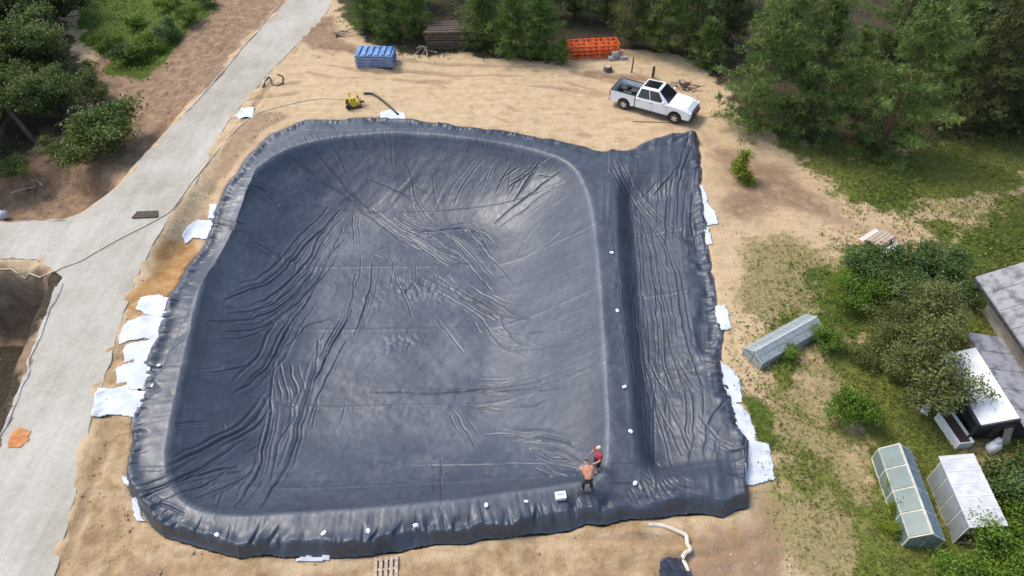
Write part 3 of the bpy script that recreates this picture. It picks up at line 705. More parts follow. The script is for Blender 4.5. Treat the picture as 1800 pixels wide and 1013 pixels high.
def pine_model(name, H, Rd, seed, lowest=.08, tuft=.30, dens=1.0, shape=1.0, droop=.0, gap=.075):
    """whorls of limbs carrying separate needle pads, with gaps between them"""
    rng = np.random.default_rng(seed); mb = MB(); C = []; D = []; T = []
    lean = rng.normal(size=2)*.03*H
    spine = [(lean[0]*(k/6)**2, lean[1]*(k/6)**2, H*.97*k/6) for k in range(7)]
    mb.tube(spine, [max(.015, .020*H*(1-.93*k/6)) for k in range(7)], 7)
    z = lowest*H; k = 0; amp = 1+.35*np.sin(np.arange(40)*1.9+seed)*.5
    side = rng.uniform(0, 2*PI)
    while z < H*.97:
        q = z/H; rad = Rd*(min(1., .6+(q-lowest)*2.4) if q < lowest+.18 else 1.)*max(0, 1-((q-lowest)/(1-lowest))**1.25)**shape+.10
        nb = max(4, int(7.5-3*q))
        for j in range(nb):
            a = 2*PI*(j+rng.random()*.8)/nb+k*1.1
            L = rad*(.55+.62*rng.random())*(1+.14*math.cos(a-side))*amp[k % 40]
            up = (.16+.62*q-droop+rng.normal()*.07)*L
            p0 = np.array([lean[0]*q*q, lean[1]*q*q, z+rng.normal()*.02*H]); ca, sa = math.cos(a), math.sin(a)
            f = lambda u: p0+np.array([ca*L*u, sa*L*u, up*u**1.6])
            mb.tube([f(u) for u in (0, .35, .7, 1.)], [max(.010, .008*H*(1-q)*.55), .013, .009, .005], 4)
            npad = max(2, int(L*1.75)); tn0 = .22+.42*rng.random()
            for u in np.linspace(.38, 1.0, npad):
                pr = (.15+.12*rng.random())*(1+.18*H/9)*(1.1-.25*u)
                c = f(u)+np.array([-sa, ca, 0])*rng.normal()*.30*L*u*.55+np.array([0, 0, .05])
                n_ = int((15+10*rng.random())*dens)
                g = rng.normal(size=(n_, 3))*np.array([1, 1, .5])*pr
                for w_ in g:
                    C.append(c+w_); D.append([ca*.5+w_[0], sa*.5+w_[1], .75-droop*1.5]); T.append(tn0+.16*u+.10*rng.normal())
        z += gap*H*(1.15-.55*q)*(.8+.4*rng.random()); k += 1
    for q in range(6): C.append([lean[0], lean[1], H*(.93+.01*q)]); D.append([0, 0, 1]); T.append(.7)
    C, D, T = np.array(C), np.array(D, float), np.clip(np.array(T), 0, 1)
    v, t = blades(C, unit(D), 5, tuft, tuft*.17, .60, T, rng)
    return mb.mesh(name+'_trunk'), crown_mesh(name+'_crown', v, t, 3)
def leaf_model(name, H, Rd, seed, n_clump=90, per=60, leaf=.09, trunk=.25, lobes=6, tall=.75):
    rng = np.random.default_rng(seed); mb = MB()
    cz = H*(trunk+(1-trunk)*.5); hz = H*(1-trunk)*.5
    lob = [(rng.normal(size=3)*np.array([.42, .42, .30])) for _ in range(lobes)]
    lob = [np.array([l[0]*Rd, l[1]*Rd, cz+l[2]*hz]) for l in lob]; lr = [Rd*(.38+.25*rng.random()) for _ in lob]
    mb.tube([(0, 0, -.1), (rng.normal()*.05*H, rng.normal()*.05*H, H*trunk), (rng.normal()*.06*H, rng.normal()*.06*H, H*.62)], [.035*H, .028*H, .012*H], 7)
    C = []; T = []
    for i in range(n_clump):
        l = rng.integers(lobes); d = unit(rng.normal(size=3)+np.array([0, 0, .35])); r = lr[l]*(rng.random()**.35)*(.75+.45*rng.random())
        c = lob[l]+d*r*np.array([1, 1, tall])
        c[2] = max(c[2], .12*H if trunk > .1 else .08)
        tn = .25+.5*rng.random(); cs = .13+.12*Rd*.5*rng.random()
        q = c+rng.normal(size=(per, 3))*np.array([1, 1, .6])*(cs*1.2)
        q[:, 2] = np.maximum(q[:, 2], .03)
        C.append(q); T.append(np.clip(tn+rng.normal(size=per)*.14, 0, 1))
        if i % 3 == 0:
            b = np.array([0, 0, H*trunk*.9]); mb.tube([b, (b+c)/2+rng.normal(size=3)*.06*H, c], [.010*H, .006*H, .003*H+.002], 4)
    v, t = leaves(np.concatenate(C), leaf, np.concatenate(T), rng)
    return mb.mesh(name+'_trunk'), crown_mesh(name+'_crown', v, t, 4)
MODELS = {}
def model(key):
    if key not in MODELS:
        k, s = key.split(':'); s = int(s)
        if k == 'pine': MODELS[key] = pine_model('pine', 9.8, 3.2, 100+s, .04, .27, 1.15, .85)
        elif k == 'young': MODELS[key] = pine_model('young_pine', 4.6, 1.8, 200+s, .03, .20, 1.2, .85, 0., .085)
        elif k == 'dark': MODELS[key] = pine_model('dark_pine', 8.2, 2.3, 300+s, .08, .26, 1.1, .8)
        elif k == 'spruce': MODELS[key] = pine_model('spruce', 13., 3.1, 400+s, .03, .27, 1.1, 1.0, .38, .05)
        elif k == 'tree': MODELS[key] = leaf_model('broadleaf', 6.5, 3.0, 500+s, 300, 75, .105, .10, 12)
        elif k == 'fruit': MODELS[key] = leaf_model('fruit_tree', 4.2, 2.4, 600+s, 190, 80, .07, .25, 9)
        elif k == 'bush': MODELS[key] = leaf_model('bush', 1.9, 1.5, 700+s, 90, 70, .065, .06, 6)
        elif k == 'sprout': MODELS[key] = leaf_model('sprout', 1.6, .55, 800+s, 46, 70, .06, .04, 6, 1.3)
    return MODELS[key]
def plant(kind, key, px, py, scale, leaf, label, cat, group=None, sz=1., rz=None, bark=None, xy=None):
    t, c = model(key)
    p = on(px, py) if xy is None else Vector((xy[0], xy[1], Z(*xy)))
    e = empty(kind, p, random.uniform(0, 6.28) if rz is None else rz); e.scale = (scale, scale, scale*sz)
    tr = bpy.data.objects.new('trunk' if cat != 'shrub' else 'stem', t); COL.objects.link(tr); tr.parent = e
    if not t.materials: t.materials.append(bark or bark_grey)
    cr = bpy.data.objects.new('crown' if cat != 'shrub' else 'foliage', c); COL.objects.link(cr); cr.parent = e
    if not c.materials: c.materials.append(LF[leaf])
    cr.material_slots[0].link = 'OBJECT'; cr.material_slots[0].material = LF[leaf]
    tag(e, label, cat, group); return e
G1 = 'large pines behind the pickup'
for a in [
 (1318,228,'pine:1',1.0,'pine','big green pine whose branches reach the bonnet of the white pickup'),
 (1410,243,'pine:2',.92,'pine','bushy pine just right of the pine nearest the pickup'),
 (1545,262,'pine:3',1.02,'pine','pale green pine standing furthest forward onto the garden grass'),
 (1482,190,'pine:2',.55,'pine','shaded pine filling the gap between the two biggest garden pines'),
 (1378,110,'pine:1',.85,'pine_light','tall pine behind the pine beside the pickup, top out of frame'),
 (1568,95,'pine:3',.85,'pine','pine behind the foremost garden pine, beside the bare ground gap'),
 (1618,190,'pine:1',.95,'pine','pine between the foremost garden pine and the dark spruces'),
 (1240,118,'young:2',.8,'pine','low pine at the wood edge just above the pickup cab')]:
    plant('pine_tree', a[2], a[0], a[1], a[3], a[4], a[5], 'tree', G1, bark=bark_pine)
for a in [(1690,232,'spruce:1',.95,'dark drooping spruce at the right edge of the wood'),(1775,225,'spruce:2',.85,'dark spruce in the upper right corner above the purple soil'),
          (1640,120,'spruce:2',.9,'dark spruce behind the pale green pine'),(1740,110,'spruce:1',.95,'dark spruce in the back row at the upper right'),(1850,160,'spruce:1',.9,'dark spruce cut by the right frame edge')]:
    plant('spruce_tree', a[2], a[0], a[1], a[3], 'spruce', a[4], 'tree', 'dark spruces at the right', bark=bark_pine)
for a in [(642,52,.95,'young:1','young pine nearest the road, behind the blue panel stack'),(688,68,.95,'young:2','young pine directly behind the blue panel stack'),
          (733,62,.9,'young:3','young pine between the blue stack and the dark timber stack'),(665,12,1.1,'young:3','young pine in the back row above the blue stack'),(720,8,1.15,'young:1','young pine at the top edge left of the timber stack'),
          (850,82,1.0,'young:2','bright young pine just right of the dark timber stack'),(900,98,1.05,'young:1','broad bright young pine in the middle of the wood edge'),(948,100,1.0,'young:3','bright young pine left of the orange frames'),
          (985,112,.42,'young:2','tiny young pine in front of the orange frames'),(880,40,1.2,'young:3','young pine in the second row behind the bright ones')]:
    plant('young_pine', a[3], a[0], a[1], a[2], 'pine_light', a[4], 'tree', 'young pines at the yard edge', bark=bark_pine)
for i, a in enumerate([(955,28,.9,'dark pine behind the bright young pines'),(1010,30,.85,'dark pine directly behind the orange frames, left'),(1062,38,.85,'dark pine directly behind the orange frames, right'),(1110,82,.85,'dark pine just right of the orange frames'),
          (1160,92,.9,'dark pine above the pickup bed'),(1212,90,.95,'dark pine above the pickup cab'),(1268,76,.95,'dark pine left of the tall pines by the pickup'),(1120,20,.9,'dark pine in the back row right of the orange frames'),
          (1190,22,.95,'dark pine in the back row above the pickup'),(1290,15,.85,'dark pine at the top edge beside the bare gap'),(815,-8,.8,'dark pine behind the timber stack'),(600,-62,.9,'dark pine at the top edge by the road')]):
    plant('dark_pine', 'dark:%d' % (1+i % 2), a[0], a[1], a[2], 'spruce' if i % 3 == 0 else 'pine', a[3], 'tree', 'dark pines at the top', bark=bark_pine)
for i, a in enumerate([(5,232,.8,'dark tree lowest on the left edge above the branch road'),(88,140,.95,'dark leafy tree beside the bright meadow'),(-20,170,1.0,'dark leafy tree cut by the left frame edge, halfway up'),(40,80,1.0,'dark leafy tree in the upper left corner'),
          (118,40,.85,'leafy tree at the top edge left of the meadow'),(-50,60,1.1,'tree at the far upper left corner'),(112,212,.62,'small dark tree between the dead trunk and the round bush'),(-70,285,.8,'dark tree on the left edge right above the barrel'),
          (70,10,1.1,'leafy tree in the back row of the upper left corner'),(60,190,.6,'small leafy tree in front of the left wood')]):
    plant('broadleaf_tree', 'tree:%d' % (1+i % 3), a[0], a[1], a[2], 'wood', a[3], 'tree', 'dark broadleaf trees at the left')
for i, a in enumerate([(225,108,.75,'shrub','green thicket bush at the lower tip of the meadow'),(262,96,.85,'weed','green thicket bush right of the meadow tip'),(300,72,.75,'shrub','green thicket bush on the meadow edge by the brown bank'),(335,42,.75,'weed','green thicket bush higher up the meadow edge'),
          (190,88,.7,'weed','bright thicket bush at the left of the meadow tip'),(362,10,.7,'shrub','dark thicket bush at the top edge by the brown bank'),(240,50,.55,'weed','bright low bush in the middle of the meadow'),(300,15,.6,'weed','bright low bush high in the meadow'),
          (150,150,.8,'wood','dark bush under the trees below the meadow'),(180,175,.5,'olive','small yellowish bush above the round bush'),(30,310,.7,'wood','dark bush on the slope above the branch road'),(100,275,.6,'olive','yellowish low bush below the dead trunk'),(390,-30,.8,'wood','dark bush at the top edge beside the road')]):
    plant('thicket_bush', 'bush:%d' % (1+i % 3), a[0], a[1], a[2], a[3], a[4], 'shrub', 'thicket bushes at the left')
plant('round_bush', 'bush:1', 205, 258, 1.65, 'wood', 'dark round bush on the brown bank beside the road', 'shrub')
plant('round_bush', 'bush:2', 170, 275, 1.2, 'wood', 'smaller dark bush left of the big round bush on the bank', 'shrub')
plant('fruit_tree', 'fruit:1', 1600, 705, .84, 'olive', 'olive green fruit tree beside the white shed roof', 'tree')
plant('fruit_tree', 'fruit:2', 1630, 600, .74, 'olive', 'olive green fruit tree in front of the grey house wall', 'tree')
plant('fruit_tree', 'fruit:1', 1560, 615, .62, 'olive', 'small olive green tree right of the low white greenhouse', 'tree', rz=2.)
for i, a in enumerate([(1510,480,.85,'shrub','grey green shrub just below the wooden bench'),(1565,500,1.0,'shrub','wide green shrub in the middle of the garden hedge'),(1625,488,.95,'shrub','green shrub between the bench and the grey house roof'),
          (1600,530,.85,'shrub','green shrub above the olive fruit trees'),(1500,525,.75,'bright','bright green shrub at the left end of the garden hedge'),(1672,520,.75,'shrub','green shrub against the corner of the grey house'),
          (1490,735,.75,'bright','bright green shrub alone on the lawn left of the fruit tree'),(1540,640,.6,'olive','low dark shrub under the small olive tree'),(1450,610,.5,'bright','small bright shrub behind the low white greenhouse'),
          (1770,880,.95,'shrub','dark green shrub right of the white roofed greenhouse'),(1800,870,.9,'wood','dark shrub at the right frame edge above the bright bush'),(1745,992,.85,'bright','bright yellow green bush in the lower right corner'),(1800,960,1.0,'bright','bright bush at the right frame edge by the corner'),
          (1705,1030,.7,'bright','bright bush cut by the bottom frame edge at the right'),(1380,625,.35,'bright','tuft of leaves at the near end of the low white greenhouse')]):
    plant('garden_shrub', 'bush:%d' % (1+i % 3), a[0], a[1], a[2], a[3], a[4], 'shrub', 'garden shrubs')
plant('sapling', 'sprout:1', 1299, 316, .95, 'yellow', 'yellow green sapling alone on bare soil right of the liner corner', 'shrub', sz=1.25)
for i, a in enumerate([(1560,862,.5),(1572,905,.55),(1562,935,.4)]):
    plant('garden_plant', 'sprout:1', a[0], a[1], a[2], 'yellow', ('low yellow green plant by the middle of the blue greenhouse','yellow green plant by the blue greenhouse side, second from the near end','low yellow green plant at the near corner of the blue greenhouse')[i], 'shrub', 'plants along the blue greenhouse')

# grass, weeds and litter nobody could count
def scatter(n, box, wfun, seed):
    rng = np.random.default_rng(seed); x = rng.uniform(box[0], box[1], n); y = rng.uniform(box[2], box[3], n)
    u = (np.abs(x) < .80*np.maximum(y*.72+18, 0)+3)
    x, y = x[u], y[u]; wv = wfun(x, y); k = rng.random(len(x)) < wv
    x, y = x[k], y[k]; k2 = (sdf(P_OUT, x, y) < -.15) & (sdf(P_ROAD, x, y) < -.15); x, y = x[k2], y[k2]
    return np.stack([x, y, look(_HZ, x, y)], 1), rng
def grass_w(x, y):
    z = zones_at(x, y); return np.clip(.75*ss(.25, .7, z['grass'])+.15*ss(.3, .8, z['dry'])+.5*z['lush'], 0, 1)*(1-.8*z['litter'])
c, rng = scatter(200000, (8, 45, 5, 48), grass_w, 11)
tone = np.clip(.25+.6*fbm(c[:, 0]*.6, c[:, 1]*.6, 140, 4)+rng.normal(size=len(c))*.12, 0, 1)
v, t = blades(c, np.tile([0, 0, 1.], (len(c), 1)), 4, .13, .035, .5, tone, rng)
tag(link('lawn_grass', crown_mesh('lawn_grass', v, t, 3), LF['grass']), 'short rough grass of the garden lawn', 'grass', kind='stuff')
c, rng = scatter(60000, (-50, 45, 18, 66), lambda x, y: np.clip(zones_at(x, y)['lush']*.8, 0, 1), 12)
v, t = leaves(np.repeat(c, 3, 0)+rng.normal(size=(len(c)*3, 3))*np.array([.12, .12, .0])+np.array([0, 0, .14])*rng.random((len(c)*3, 1))*2, .085, np.clip(np.repeat(fbm(c[:, 0]*.5, c[:, 1]*.5, 141, 4), 3)+rng.normal(size=len(c)*3)*.15, 0, 1), rng, .6)
tag(link('lush_weeds', crown_mesh('lush_weeds', v, t, 4), LF['weed']), 'lush green weeds of the meadow and the garden edge', 'weeds', kind='stuff')
c, rng = scatter(60000, (-50, 48, 30, 68), lambda x, y: np.clip(zones_at(x, y)['litter']*.5*ss(.42, .6, fbm(x*.3, y*.3, 150, 3)), 0, 1), 13)
v, t = leaves(np.repeat(c, 3, 0)+rng.normal(size=(len(c)*3, 3))*np.array([.2, .2, 0])+np.array([0, 0, .25])*rng.random((len(c)*3, 1)), .09, np.clip(.35+rng.normal(size=len(c)*3)*.2, 0, 1), rng, .5)
tag(link('undergrowth', crown_mesh('undergrowth', v, t, 4), LF['wood']), 'dark undergrowth on the floor of the wood', 'undergrowth', kind='stuff')
def rocks(c, size, rng):
    o = np.array([[1,0,0],[-1,0,0],[0,1,0],[0,-1,0],[0,0,.8],[0,0,-.5]], float); f = np.array([[0,2,4],[2,1,4],[1,3,4],[3,0,4],[2,0,5],[1,2,5],[3,1,5],[0,3,5]])
    s = (size*(.4+rng.random(len(c))**3*2.2))[:, None, None]
    a = rng.uniform(0, 6.28, len(c)); v = o[None]*(.7+.6*rng.random((len(c), 6, 1)))
    x = v[:, :, 0]*np.cos(a)[:, None]-v[:, :, 1]*np.sin(a)[:, None]; y = v[:, :, 0]*np.sin(a)[:, None]+v[:, :, 1]*np.cos(a)[:, None]
    v = np.stack([x, y, v[:, :, 2]], 2)*s+c[:, None, :]
    ff = (f[None]+6*np.arange(len(c))[:, None, None]).reshape(-1, 3)
    return v.reshape(-1, 3), ff
def clod_w(x, y):
    z = zones_at(x, y); return np.clip(.10+.55*z['soil']+.40*z['near']-z['grass']-z['lush']-z['litter']*.6, 0, 1)*ss(.40, .60, fbm(x*.6, y*.6, 155, 3))
c, rng = scatter(60000, (-32, 26, 8, 60), clod_w, 14)
v, f = rocks(c, .034, rng)
tag(link('soil_clods', npmesh('soil_clods', v, f), mat('clods', (.28, .19, .11), (.52, .40, .27), .95, 1.5)), 'loose clods and small stones on the bare soil', 'clods', kind='stuff')

# ================================================================== THINGS
white_paint = mat('white_car_paint', (.80, .80, .80), None, .25, coat=.6)
black_plastic = mat('black_plastic', (.018, .018, .02), (.035, .035, .035), .5, 6.)
dark_glass = mat('dark_car_glass', (.012, .014, .016), None, .06, spec=.7)
tyre_m = mat('tyre_rubber', (.02, .02, .02), (.04, .038, .035), .85, 12.)
alloy = mat('alloy_rim', (.62, .62, .63), None, .3, metal=.8)
lamp_m = mat('headlamp_lens', (.65, .68, .72), None, .08, spec=.8)
red_lens = mat('tail_lens', (.35, .012, .012), None, .15)
chrome = mat('grey_trim', (.35, .35, .36), None, .3, metal=.7)
def pickup():
    a = on(1097, 192); b = on(1183, 216); h = math.atan2(b.y-a.y, b.x-a.x)
    fwd = Vector((math.cos(h), math.sin(h), 0)); left = Vector((-fwd.y, fwd.x, 0))
    c = (a+b)/2+left*.86; c.z = min(a.z, b.z)
    t = empty('pickup_truck', c, h)
    tag(t, 'white crew cab pickup with an open black load bed and dark roof glass', 'pickup')
    xr, xf, rw = -1.86, 1.86, .395
    def arch(xc, n=9, r=.48): return [(xc+r*math.cos(q), .42+r*math.sin(q)*1.0) for q in np.linspace(0, PI, n)]
    # front body with bonnet, from the bed bulkhead to the nose (outline clockwise from rear sill)
    top = [(-1.10, .42), (-1.10, 1.20), (1.12, 1.24), (1.35, 1.28), (1.9, 1.26), (2.35, 1.20), (2.68, 1.10), (2.86, .97), (2.94, .80), (2.95, .62), (2.90, .46)]
    low = [(q[0], q[1]) for q in arch(xf)]
    outl = top+[(xf+.48, .42)]+low[1:-1]+[(xf-.48, .42)]
    body = MB().prism(outl, -.99, .99).build('body', white_paint, t, bevel=.11)
    MB().prism([(1.42, 1.255), (2.30, 1.185), (2.62, 1.125), (2.60, 1.175), (2.30, 1.235), (1.42, 1.30)], -.62, .62).build('bonnet_bulge', white_paint, body, bevel=.03)
    # load bed: sides with arches, tailgate, floor, bulkhead
    side = [(-1.12, .46), (-1.12, 1.24), (-2.93, 1.26), (-2.93, .60), (-2.80, .46), (xr-.48, .42)]+[(q[0], q[1]) for q in reversed(arch(xr))][1:-1]+[(xr+.48, .42)]
    bed = MB().prism(side, -.99, -.90).prism(side, .90, .99).build('bed_side', white_paint, t, bevel=.03)
    MB().box((-2.90, -.899, .66), (-1.13, .899, .72)).box((-1.19, -.897, .721), (-1.125, .897, 1.18)).build('bed_floor', black_plastic, t)
    for s in (-.895, .66): MB().box((-2.45, s, .722), (-1.27, s+.235, .93)).build('bed_wheel_box', black_plastic, t, bevel=.04)
    MB().box((-2.965, -.897, .60), (-2.885, .897, 1.23)).build('tailgate', white_paint, t, bevel=.02)
    MB().box((-2.90, -.992, 1.262), (-1.14, -.895, 1.285)).box((-2.90, .895, 1.262), (-1.14, .992, 1.285)).box((-2.97, -.89, 1.232), (-2.88, .89, 1.262)).build('bed_rail_cap', black_plastic, t)
    for i, (x, y, s) in enumerate([(-1.55, .3, .32), (-1.95, -.25, .30), (-2.45, .35, .27)]):
        MB().box((x-s, y-s*.7, .722), (x+s, y+s*.7, .722+s*.8)).build('bed_crate', mat('dark_crate', (.03, .035, .03), (.07, .075, .06), .7, 5.), t, bevel=.03)
    # cab upper
    B = [(-1.08, -.95, 1.19), (1.34, -.95, 1.22), (1.34, .95, 1.22), (-1.08, .95, 1.19)]
    T = [(-.88, -.72, 1.88), (.42, -.74, 1.93), (.42, .74, 1.93), (-.88, .72, 1.88)]
    cab = MB().add(B+T, [(0,3,2,1),(4,5,6,7),(0,1,5,4),(1,2,6,5),(2,3,7,6),(3,0,4,7)]).build('cab', white_paint, t, bevel=.10)
    def pane(name, q, u0, u1, v0, v1, m, out=.006):
        a_, b_, c_, d_ = map(Vector, q)
        f = lambda u, v: (a_*(1-u)+b_*u)*(1-v)+(d_*(1-u)+c_*u)*v
        mb = MB(); nr = (b_-a_).cross(d_-a_).normalized()
        o_ = nr*out; mb.quad(f(u0[0], v0)+o_, f(u1[0], v0)+o_, f(u1[1], v1)+o_, f(u0[1], v1)+o_, .012)
        return mb.build(name, m, cab)
    for s, nm in ((0, 'r'), (1, 'l')):
        q = [B[0], B[1], T[1], T[0]] if s == 0 else [B[2], B[3], T[3], T[2]]
        if s == 0:
            pane('side_window', q, (.06, .09), (.43, .46), .08, .90, dark_glass); pane('side_window', q, (.46, .50), (.86, .95), .08, .90, dark_glass)
        else:
            pane('side_window', q, (.57, .54), (.94, .91), .08, .90, dark_glass); pane('side_window', q, (.14, .05), (.54, .50), .08, .90, dark_glass)
    pane('windscreen', [B[1], B[2], T[2], T[1]], (.05, .06), (.95, .94), .10, .93, dark_glass)
    pane('rear_window', [B[3], B[0], T[0], T[3]], (.12, .14), (.88, .86), .2, .85, dark_glass)
    pane('roof_glass', [T[0], T[1], T[2], T[3]], (.10, .10), (.90, .90), .16, .84, dark_glass)
    for s in (-1, 1):
        MB().box((2.62, s*.98-.28 if s > 0 else -.985, .84), (2.945, .985 if s > 0 else -.70, 1.03)).build('headlight', lamp_m, t, bevel=.03)
        MB().box((-2.985, .80 if s > 0 else -.995, .80), (-2.90, .995 if s > 0 else -.80, 1.20)).build('tail_light', red_lens, t, bevel=.01)
        m_ = MB().box((.92, s*1.02-.02, 1.24), (1.05, s*1.02+.02, 1.28)); m_.box((.86, min(s*1.03, s*1.24), 1.22), (1.02, max(s*1.03, s*1.24), 1.45)); m_.build('wing_mirror', white_paint, t, bevel=.03)
        for x in (-.05, -.95): MB().box((x, min(s*.992, s*1.02), 1.05), (x+.2, max(s*.992, s*1.02), 1.09)).build('door_handle', chrome, t)
        MB().box((-.80, min(s*.99, s*1.10), .36), (1.25, max(s*.99, s*1.10), .40)).build('side_step', black_plastic, t)
        for x in (-1.04, .18, 1.22): MB().box((x-.006, min(s*.991, s*.994), .50), (x+.006, max(s*.991, s*.994), 1.17)).build('door_gap', black_plastic, t)
    MB().box((2.90, -.66, .72), (2.975, .66, 1.02)).build('grille', black_plastic, t, bevel=.02)
    g = MB()
    for z in (.78, .87, .96): g.box((2.972, -.62, z-.012), (2.985, .62, z+.012))
    g.build('grille_bar', chrome, t)
    MB().box((2.88, -.98, .42), (3.03, .98, .66)).build('front_bumper', black_plastic, t, bevel=.04)
    MB().box((-3.06, -.94, .46), (-2.94, .94, .62)).build('rear_bumper', chrome, t, bevel=.03)
    MB().box((-2.8, -.7, .36), (2.7, .7, .46)).build('chassis', black_plastic, t)
    Mx = Matrix.Rotation(R(90), 4, 'X')
    wm = MB().lathe([(.23, -.125), (.33, -.13), (.39, -.10), (.395, 0), (.39, .10), (.33, .13), (.23, .125)], 22, Mx).mesh('tyre')
    rmb = MB().lathe([(.23, -.10), (.23, .10)], 20, Mx)
    for k in range(6): rmb.box((-.045, -.137, .03), (.045, .137, .222), Matrix.Rotation(k*PI/3, 4, 'Y'))
    rmb.lathe([(.08, -.141), (.08, .141)], 10, Mx); rme = rmb.mesh('rim')
    for x in (xr, xf):
        for s in (-1, 1):
            wv = empty('wheel', (x, s*.86, rw)); wv.parent = t
            for me_, nm, m_ in ((wm, 'tyre', tyre_m), (rme, 'rim', alloy)):
                o = link(nm, me_, m_, wv)
                for q in me_.polygons: q.use_smooth = nm == 'tyre'
pickup()

# ---- white weights on the liner rim
wt_m = mat('white_sack', (.74, .75, .77), (.86, .86, .87), .8, 12.)
def sack_mesh(seed):
    rng = random.Random(seed); bm = bmesh.new(); bmesh.ops.create_icosphere(bm, subdivisions=2, radius=1)
    for v in bm.verts:
        k = 1+.18*rng.uniform(-1, 1); c = v.co
        v.co = Vector((math.copysign(abs(c.x)**.8, c.x)*.15*k, math.copysign(abs(c.y)**.8, c.y)*.11*k, max(c.z, -.55)*.085*k))
    me = bpy.data.meshes.new('sack'); bm.to_mesh(me); bm.free()
    for p in me.polygons: p.use_smooth = True
    me.materials.append(wt_m); return me
sk = [sack_mesh(i) for i in range(4)]
for i, (x, y, lab) in enumerate([(281,645,'upper of the two small white weights on the left rim by the fabric sheets'),(270,681,'lower of the two small white weights on the left rim by the fabric sheets'),
    (383,943,'leftmost small white weight along the near rim'),(570,940,'second small white weight from the left on the near rim'),(648,936,'third small white weight from the left on the near rim'),
    (731,926,'fourth small white weight from the left on the near rim'),(855,891,'small white weight on the near rim left of the white box'),(925,884,'faint white weight on the near rim just left of the white box'),
    (1116,852,'lowest small white weight on the dividing ridge, right of the workers'),(1108,761,'small white weight on the dividing ridge level with the red shirted worker'),(1097,683,'third small white weight from the top on the dividing ridge'),
    (1085,549,'second small white weight from the top on the dividing ridge'),(1075,447,'topmost small white weight on the dividing ridge')]):
    o = bpy.data.objects.new('white_weight', sk[i % 4]); COL.objects.link(o); p = lin(x, y, .04); o.location = p; o.rotation_euler = (0, 0, i*1.3)
    s_ = .55 if i == 7 else .72; o.scale = (s_, s_, s_); tag(o, lab, 'weight', 'white weights holding the liner down')

# ---- white fabric sheets sticking out from under the liner
fab = mat('white_geotextile', (.50, .53, .56), (.66, .68, .70), .9, 1.6, .3, 30.)
def sheet(name, pts, lab, seed, cat='fabric sheet', group='white fabric sheets under the liner edge', m=fab, amp=.06, lift=.025):
    P = dens(pxpoly([(x, y) for x, y in pts]), .12)
    P = P+np.stack([fbm(P[:, 0]*2.5, P[:, 1]*2.5, seed, 2)-.5, fbm(P[:, 0]*2.5, P[:, 1]*2.5, seed+9, 2)-.5], 1)*.22
    a0 = RNG.uniform(0, PI)
    def zf_(x, y):
        base = surf(x, y)+.04*ss(-.4, .1, sdf(P_ROAD, x, y)); r = x*math.cos(a0)+y*math.sin(a0); q = -x*math.sin(a0)+y*math.cos(a0)
        return base+lift+amp*np.clip(fbm(r*.9, q*2.6, seed+20, 3)-.35, 0, 1)+.02*fbm(x*6, y*6, seed+30, 2)
    v, f = grid_sheet(P, .055, zf_)
    o = link(name, npmesh(name, v, f, True), m); so = o.modifiers.new('thickness', 'SOLIDIFY'); so.thickness = .012; so.offset = 1
    return tag(o, lab, cat, group)
for i, (pts, lab) in enumerate([
 ([(342,370),(366,372),(371,392),(350,402),(330,396),(318,407),(311,398),(325,380)], 'white fabric piece at the upper left corner beside the orange clay'),
 ([(362,348),(380,350),(374,372),(360,370)], 'small white fabric scrap just above the upper left fabric piece'),
 ([(247,524),(262,520),(292,522),(310,528),(298,553),(285,560),(260,556),(240,545)], 'topmost of the five white fabric sheets in a row on the left'),
 ([(222,570),(245,560),(275,555),(292,562),(286,602),(250,598),(212,606),(211,590)], 'second white fabric sheet from the top in the left row'),
 ([(222,606),(260,600),(284,601),(278,630),(250,640),(222,642),(216,622)], 'third white fabric sheet from the top in the left row'),
 ([(206,648),(224,640),(248,636),(266,650),(262,688),(235,686),(205,680)], 'fourth white fabric sheet from the top in the left row'),
 ([(172,684),(225,682),(256,690),(248,735),(205,730),(161,734),(168,708)], 'lowest and widest white fabric sheet of the left row, reaching the road'),
 ([(231,872),(242,878),(250,905),(258,917),(240,914),(232,905)], 'small white fabric flap at the near left corner of the liner'),
 ([(215,836),(226,838),(232,858),(222,854)], 'tiny white fabric scrap on the left edge above the near left corner flap'),
 ([(518,984),(545,978),(580,976),(580,984),(545,990),(522,992)], 'thin white fabric strip under the near edge of the liner'),
 ([(668,210),(668,198),(690,194),(712,201),(716,212)], 'white fabric piece at the far liner edge beside the black hose'),
 ([(1226,325),(1238,332),(1244,360),(1258,375),(1262,396),(1238,398)], 'topmost white fabric piece on the right edge of the liner'),
 ([(1236,398),(1246,402),(1254,432),(1240,434)], 'narrow white fabric strip on the right edge below the topmost piece'),
 ([(1253,542),(1275,540),(1288,580),(1264,586)], 'white fabric piece on the right edge level with the low white greenhouse'),
 ([(1262,638),(1282,645),(1300,668),(1309,708),(1286,712),(1270,680)], 'long white fabric piece on the right edge below the low greenhouse'),
 ([(1284,708),(1306,712),(1326,742),(1330,775),(1352,780),(1366,846),(1306,854),(1306,780)], 'largest white fabric sheet at the lower right corner of the liner'),
 ([(412,206),(424,192),(448,190),(446,210),(432,206),(422,212)], 'crumpled white sheet lying at the road edge near the far left corner')]):
    sheet('fabric_sheet', pts, lab, 200+i*13)
sheet('dark_tarp', [(1161,990),(1180,978),(1204,982),(1213,1013),(1214,1035),(1157,1035)], 'crumpled black tarp bundle at the bottom edge beside the beige pipe', 611, 'tarp', 'dark bundles', mat('dark_tarp_sheet', (.02, .022, .03), (.05, .055, .075), .35, 5.), .7, .08)
